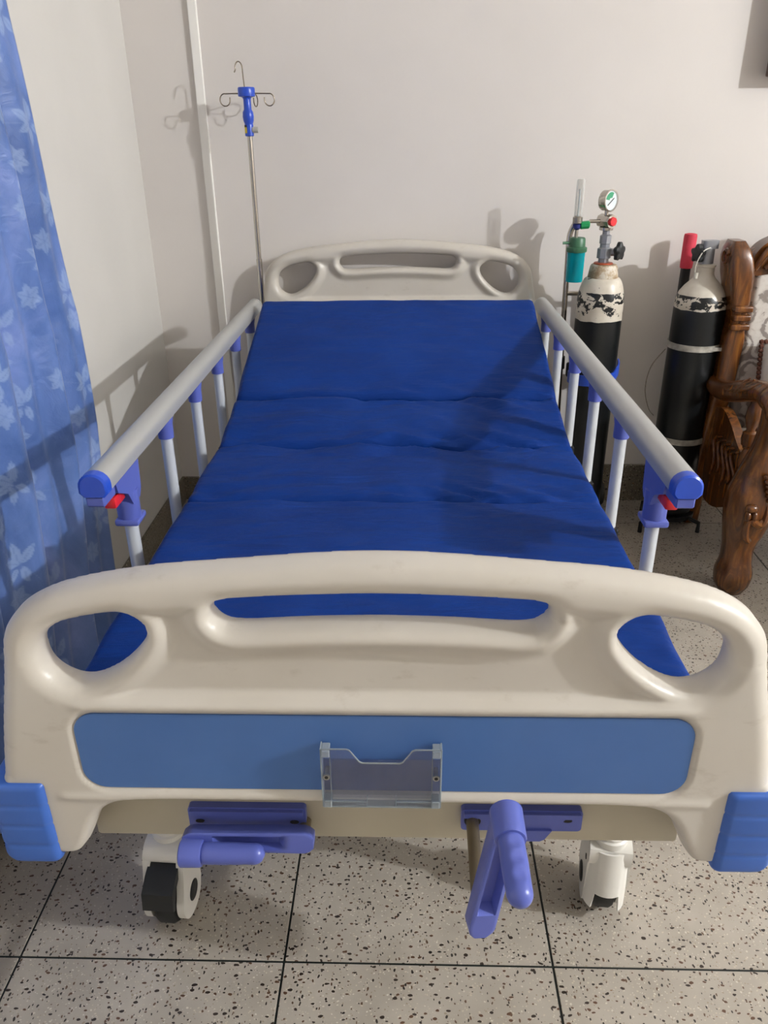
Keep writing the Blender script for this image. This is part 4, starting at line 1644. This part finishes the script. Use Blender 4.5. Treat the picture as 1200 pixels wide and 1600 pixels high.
cush = thing('scatter_cushion', (1.40, 2.68, 0.426), 'white scatter cushion with dark beaded edge on the armchair', 'cushion')
bm = nb()
cc = Vector((1.405, 2.700, 0.60))
rot = Matrix.Rotation(math.radians(-16), 4, 'X')
nn = 26
top, bot = {}, {}
for i in range(nn + 1):
    for j in range(nn + 1):
        a, b = 2 * i / nn - 1, 2 * j / nn - 1
        pinch = 1 - 0.06 * (a * a * b * b) - 0.05 * ((1 - a * a) * abs(b) ** 6 + (1 - b * b) * abs(a) ** 6)
        th = 0.070 * ((1 - a ** 4) * (1 - b ** 4)) ** 0.5
        base = Vector((a * 0.172 * pinch, 0, b * 0.172 * pinch))
        top[i, j] = bm.verts.new(cc + rot @ (base + Vector((0, -th - 0.001, 0))))
        bot[i, j] = bm.verts.new(cc + rot @ (base + Vector((0, th * 0.75 + 0.001, 0))))
for i in range(nn):
    for j in range(nn):
        bm.faces.new((top[i, j], top[i + 1, j], top[i + 1, j + 1], top[i, j + 1]))
        bm.faces.new((bot[i, j + 1], bot[i + 1, j + 1], bot[i + 1, j], bot[i, j]))
bmesh.ops.remove_doubles(bm, verts=bm.verts, dist=0.0025)
co = obj('cushion_cover', bm, 'cushion', cush, sharp=80)
bm = nb()
edge = [(-1 + 2 * k / 22, -1) for k in range(22)] + [(1, -1 + 2 * k / 22) for k in range(22)] + [(1 - 2 * k / 22, 1) for k in range(22)] + [(-1, 1 - 2 * k / 22) for k in range(22)]
for a, b in edge:
    pinch = 1 - 0.06 * (a * a * b * b) - 0.05 * ((1 - a * a) * abs(b) ** 6 + (1 - b * b) * abs(a) ** 6)
    r = bmesh.ops.create_icosphere(bm, subdivisions=1, radius=0.0095)
    bmesh.ops.translate(bm, verts=r['verts'], vec=cc + rot @ Vector((a * 0.177 * pinch, 0, b * 0.177 * pinch)))
bt_ = obj('bead_trim', bm, 'fringe', cush)

# added armchair copy, out of view at right, to shade the floor by the cylinders
def copy_tree(o, parent=None):
    c = o.copy()
    C.objects.link(c)
    c.parent = parent
    for ch in list(o.children):
        copy_tree(ch, c)
    return c


shade_chair = copy_tree(chair)
shade_chair.location = (2.17, 1.56, 0.0)
shade_chair.rotation_euler = (0, 0, -PI / 2)
shade_chair['label'] = 'added copy of the carved armchair, unseen beyond the right edge, shading the floor'
chair['group'] = shade_chair['group'] = 'carved armchairs'

# ------------------------------------------------------------------ curtain
CLEN = 1.30
NU, NV = 400, 780
ZT, ZB = 2.42, 0.06
S_, Z_ = np.meshgrid(np.linspace(0, CLEN, NU + 1), np.linspace(ZB, ZT, NV + 1), indexing='ij')
ph = 2 * PI * S_ / 0.235 + 0.9 + 0.35 * np.sin(Z_ * 1.3)
fold = 0.034 * np.sin(ph + 0.7 * np.sin(ph)) + 0.006 * np.sin(2 * PI * S_ / 0.083 + 1.0 + Z_) + 0.004 * np.sin(Z_ * 9 + S_ * 21) * np.sin(S_ * 13 + 1)
fold *= 0.85 + 0.25 * (ZT - Z_) / (ZT - ZB)
X_ = -0.885 + fold
X_ += (-0.900 - X_) * np.clip(1 - S_ / 0.03, 0, 1) ** 1.5
Y_ = np.interp(Z_, [0.06, .257, .45, .695, 1.0, 1.07, 1.39, 1.67, 2.42], [1.985, 2.011, 2.049, 2.083, 2.092, 2.080, 2.046, 2.017, 2.0]) - S_ * 1.0
idx = np.arange((NU + 1) * (NV + 1)).reshape(NU + 1, NV + 1)
q = np.stack([idx[:-1, :-1], idx[:-1, 1:], idx[1:, 1:], idx[1:, :-1]], -1).reshape(-1, 4)
me = bpy.data.meshes.new('curtain')
oc = Vector((-0.885, 1.40, ZB))
me.from_pydata(np.stack([X_ - oc.x, Y_ - oc.y, Z_ - oc.z], -1).reshape(-1, 3).tolist(), [], q.tolist())
me.shade_smooth()
me.materials.append(M['curtain'])
curt = bpy.data.objects.new('curtain', me)
curt.location = oc
C.objects.link(curt)
tag(curt, 'blue satin curtain with pale floral print hanging along the left wall', 'curtain')
# woven floral print as a colour attribute: sprays of leaves with a flower on a half-drop lattice
mid_ = NV // 2
arc_ = np.concatenate([[0], np.cumsum(np.hypot(np.diff(X_[:, mid_]), np.diff(Y_[:, mid_])))])
A_ = np.repeat(arc_[:, None], NV + 1, 1)
PR = np.zeros(A_.shape)


def stamp_leaf(cx, cy, ang, L, Wd, val=1.0):
    sel = (np.abs(A_ - cx) < L * 1.1) & (np.abs(Z_ - cy) < L * 1.1)
    dx, dy = A_[sel] - cx, Z_[sel] - cy
    a = (dx * math.cos(ang) + dy * math.sin(ang)) / L
    b = np.abs(-dx * math.sin(ang) + dy * math.cos(ang))
    hgt = Wd * np.sin(PI * np.clip(a, 0, 1) ** 0.85)
    v = np.clip((hgt - b) / 0.002, 0, 1) * ((a > 0) & (a < 1))
    v = np.where(b < 0.0014, v * 0.6, v)
    PR[sel] = np.maximum(PR[sel], v * val)


rx = random.Random(5)
for ci in range(0, 10):
    for ri in range(-1, 13):
        cx = ci * 0.19 + rx.uniform(-.02, .02) + 0.05
        cy = ri * 0.21 + 0.105 * (ci % 2) + rx.uniform(-.02, .02)
        tl = rx.uniform(-0.7, 0.7)
        for ang, L, Wd, ox, oy in ((1.2, .062, .0125, 0, 0), (2.2, .055, .0125, -.002, .002), (0.3, .050, .011, 0, 0), (-1.9, .045, .011, -.004, -.004), (-0.9, .045, .010, .004, -.006)):
            stamp_leaf(cx + ox, cy + oy, ang + tl, L, Wd)
        stamp_leaf(cx, cy, 0.7 + tl, .11, .0016, 0.8)
        stamp_leaf(cx, cy, -2.4 + tl, .10, .0016, 0.8)
        fx, fy = cx + .075 * math.cos(0.7 + tl + .4), cy - .075
        for k in range(6):
            stamp_leaf(fx, fy, k * PI / 3 + tl, .034, .0105, 0.85)
attr = me.color_attributes.new('print', 'FLOAT_COLOR', 'POINT')
vals = np.ones((A_.size, 4), dtype=np.float32)
vals[:, :3] = PR.reshape(-1, 1)
attr.data.foreach_set('color', vals.ravel())

# ------------------------------------------------------------------ added frame just past the right edge, to cast a wall shadow
pf = thing('shadow_frame', (1.50, 3.06, 1.54), 'added dark frame high on the back wall, just past the right edge, casting a shadow', 'shadow caster')
x0, x1, z0, z1 = 1.219, 1.80, 1.588, 2.10
bm = nb()
for lo_, hi_ in (((x0, 3.0, z0), (x0 + .05, 3.079, z1)), ((x1 - .05, 3.0, z0), (x1, 3.079, z1)), ((x0 + .05, 3.0, z0), (x1 - .05, 3.079, z0 + .05)), ((x0 + .05, 3.0, z1 - .05), (x1 - .05, 3.079, z1))):
    add_box(bm, lo_, hi_, 0.006, 2)
obj('frame_border', bm, 'wood', pf)
bm = nb()
add_box(bm, (x0 + .045, 3.02, z0 + .045), (x1 - .045, 3.04, z1 - .045))
obj('shadow_frame_sheet', bm, 'damask', pf)
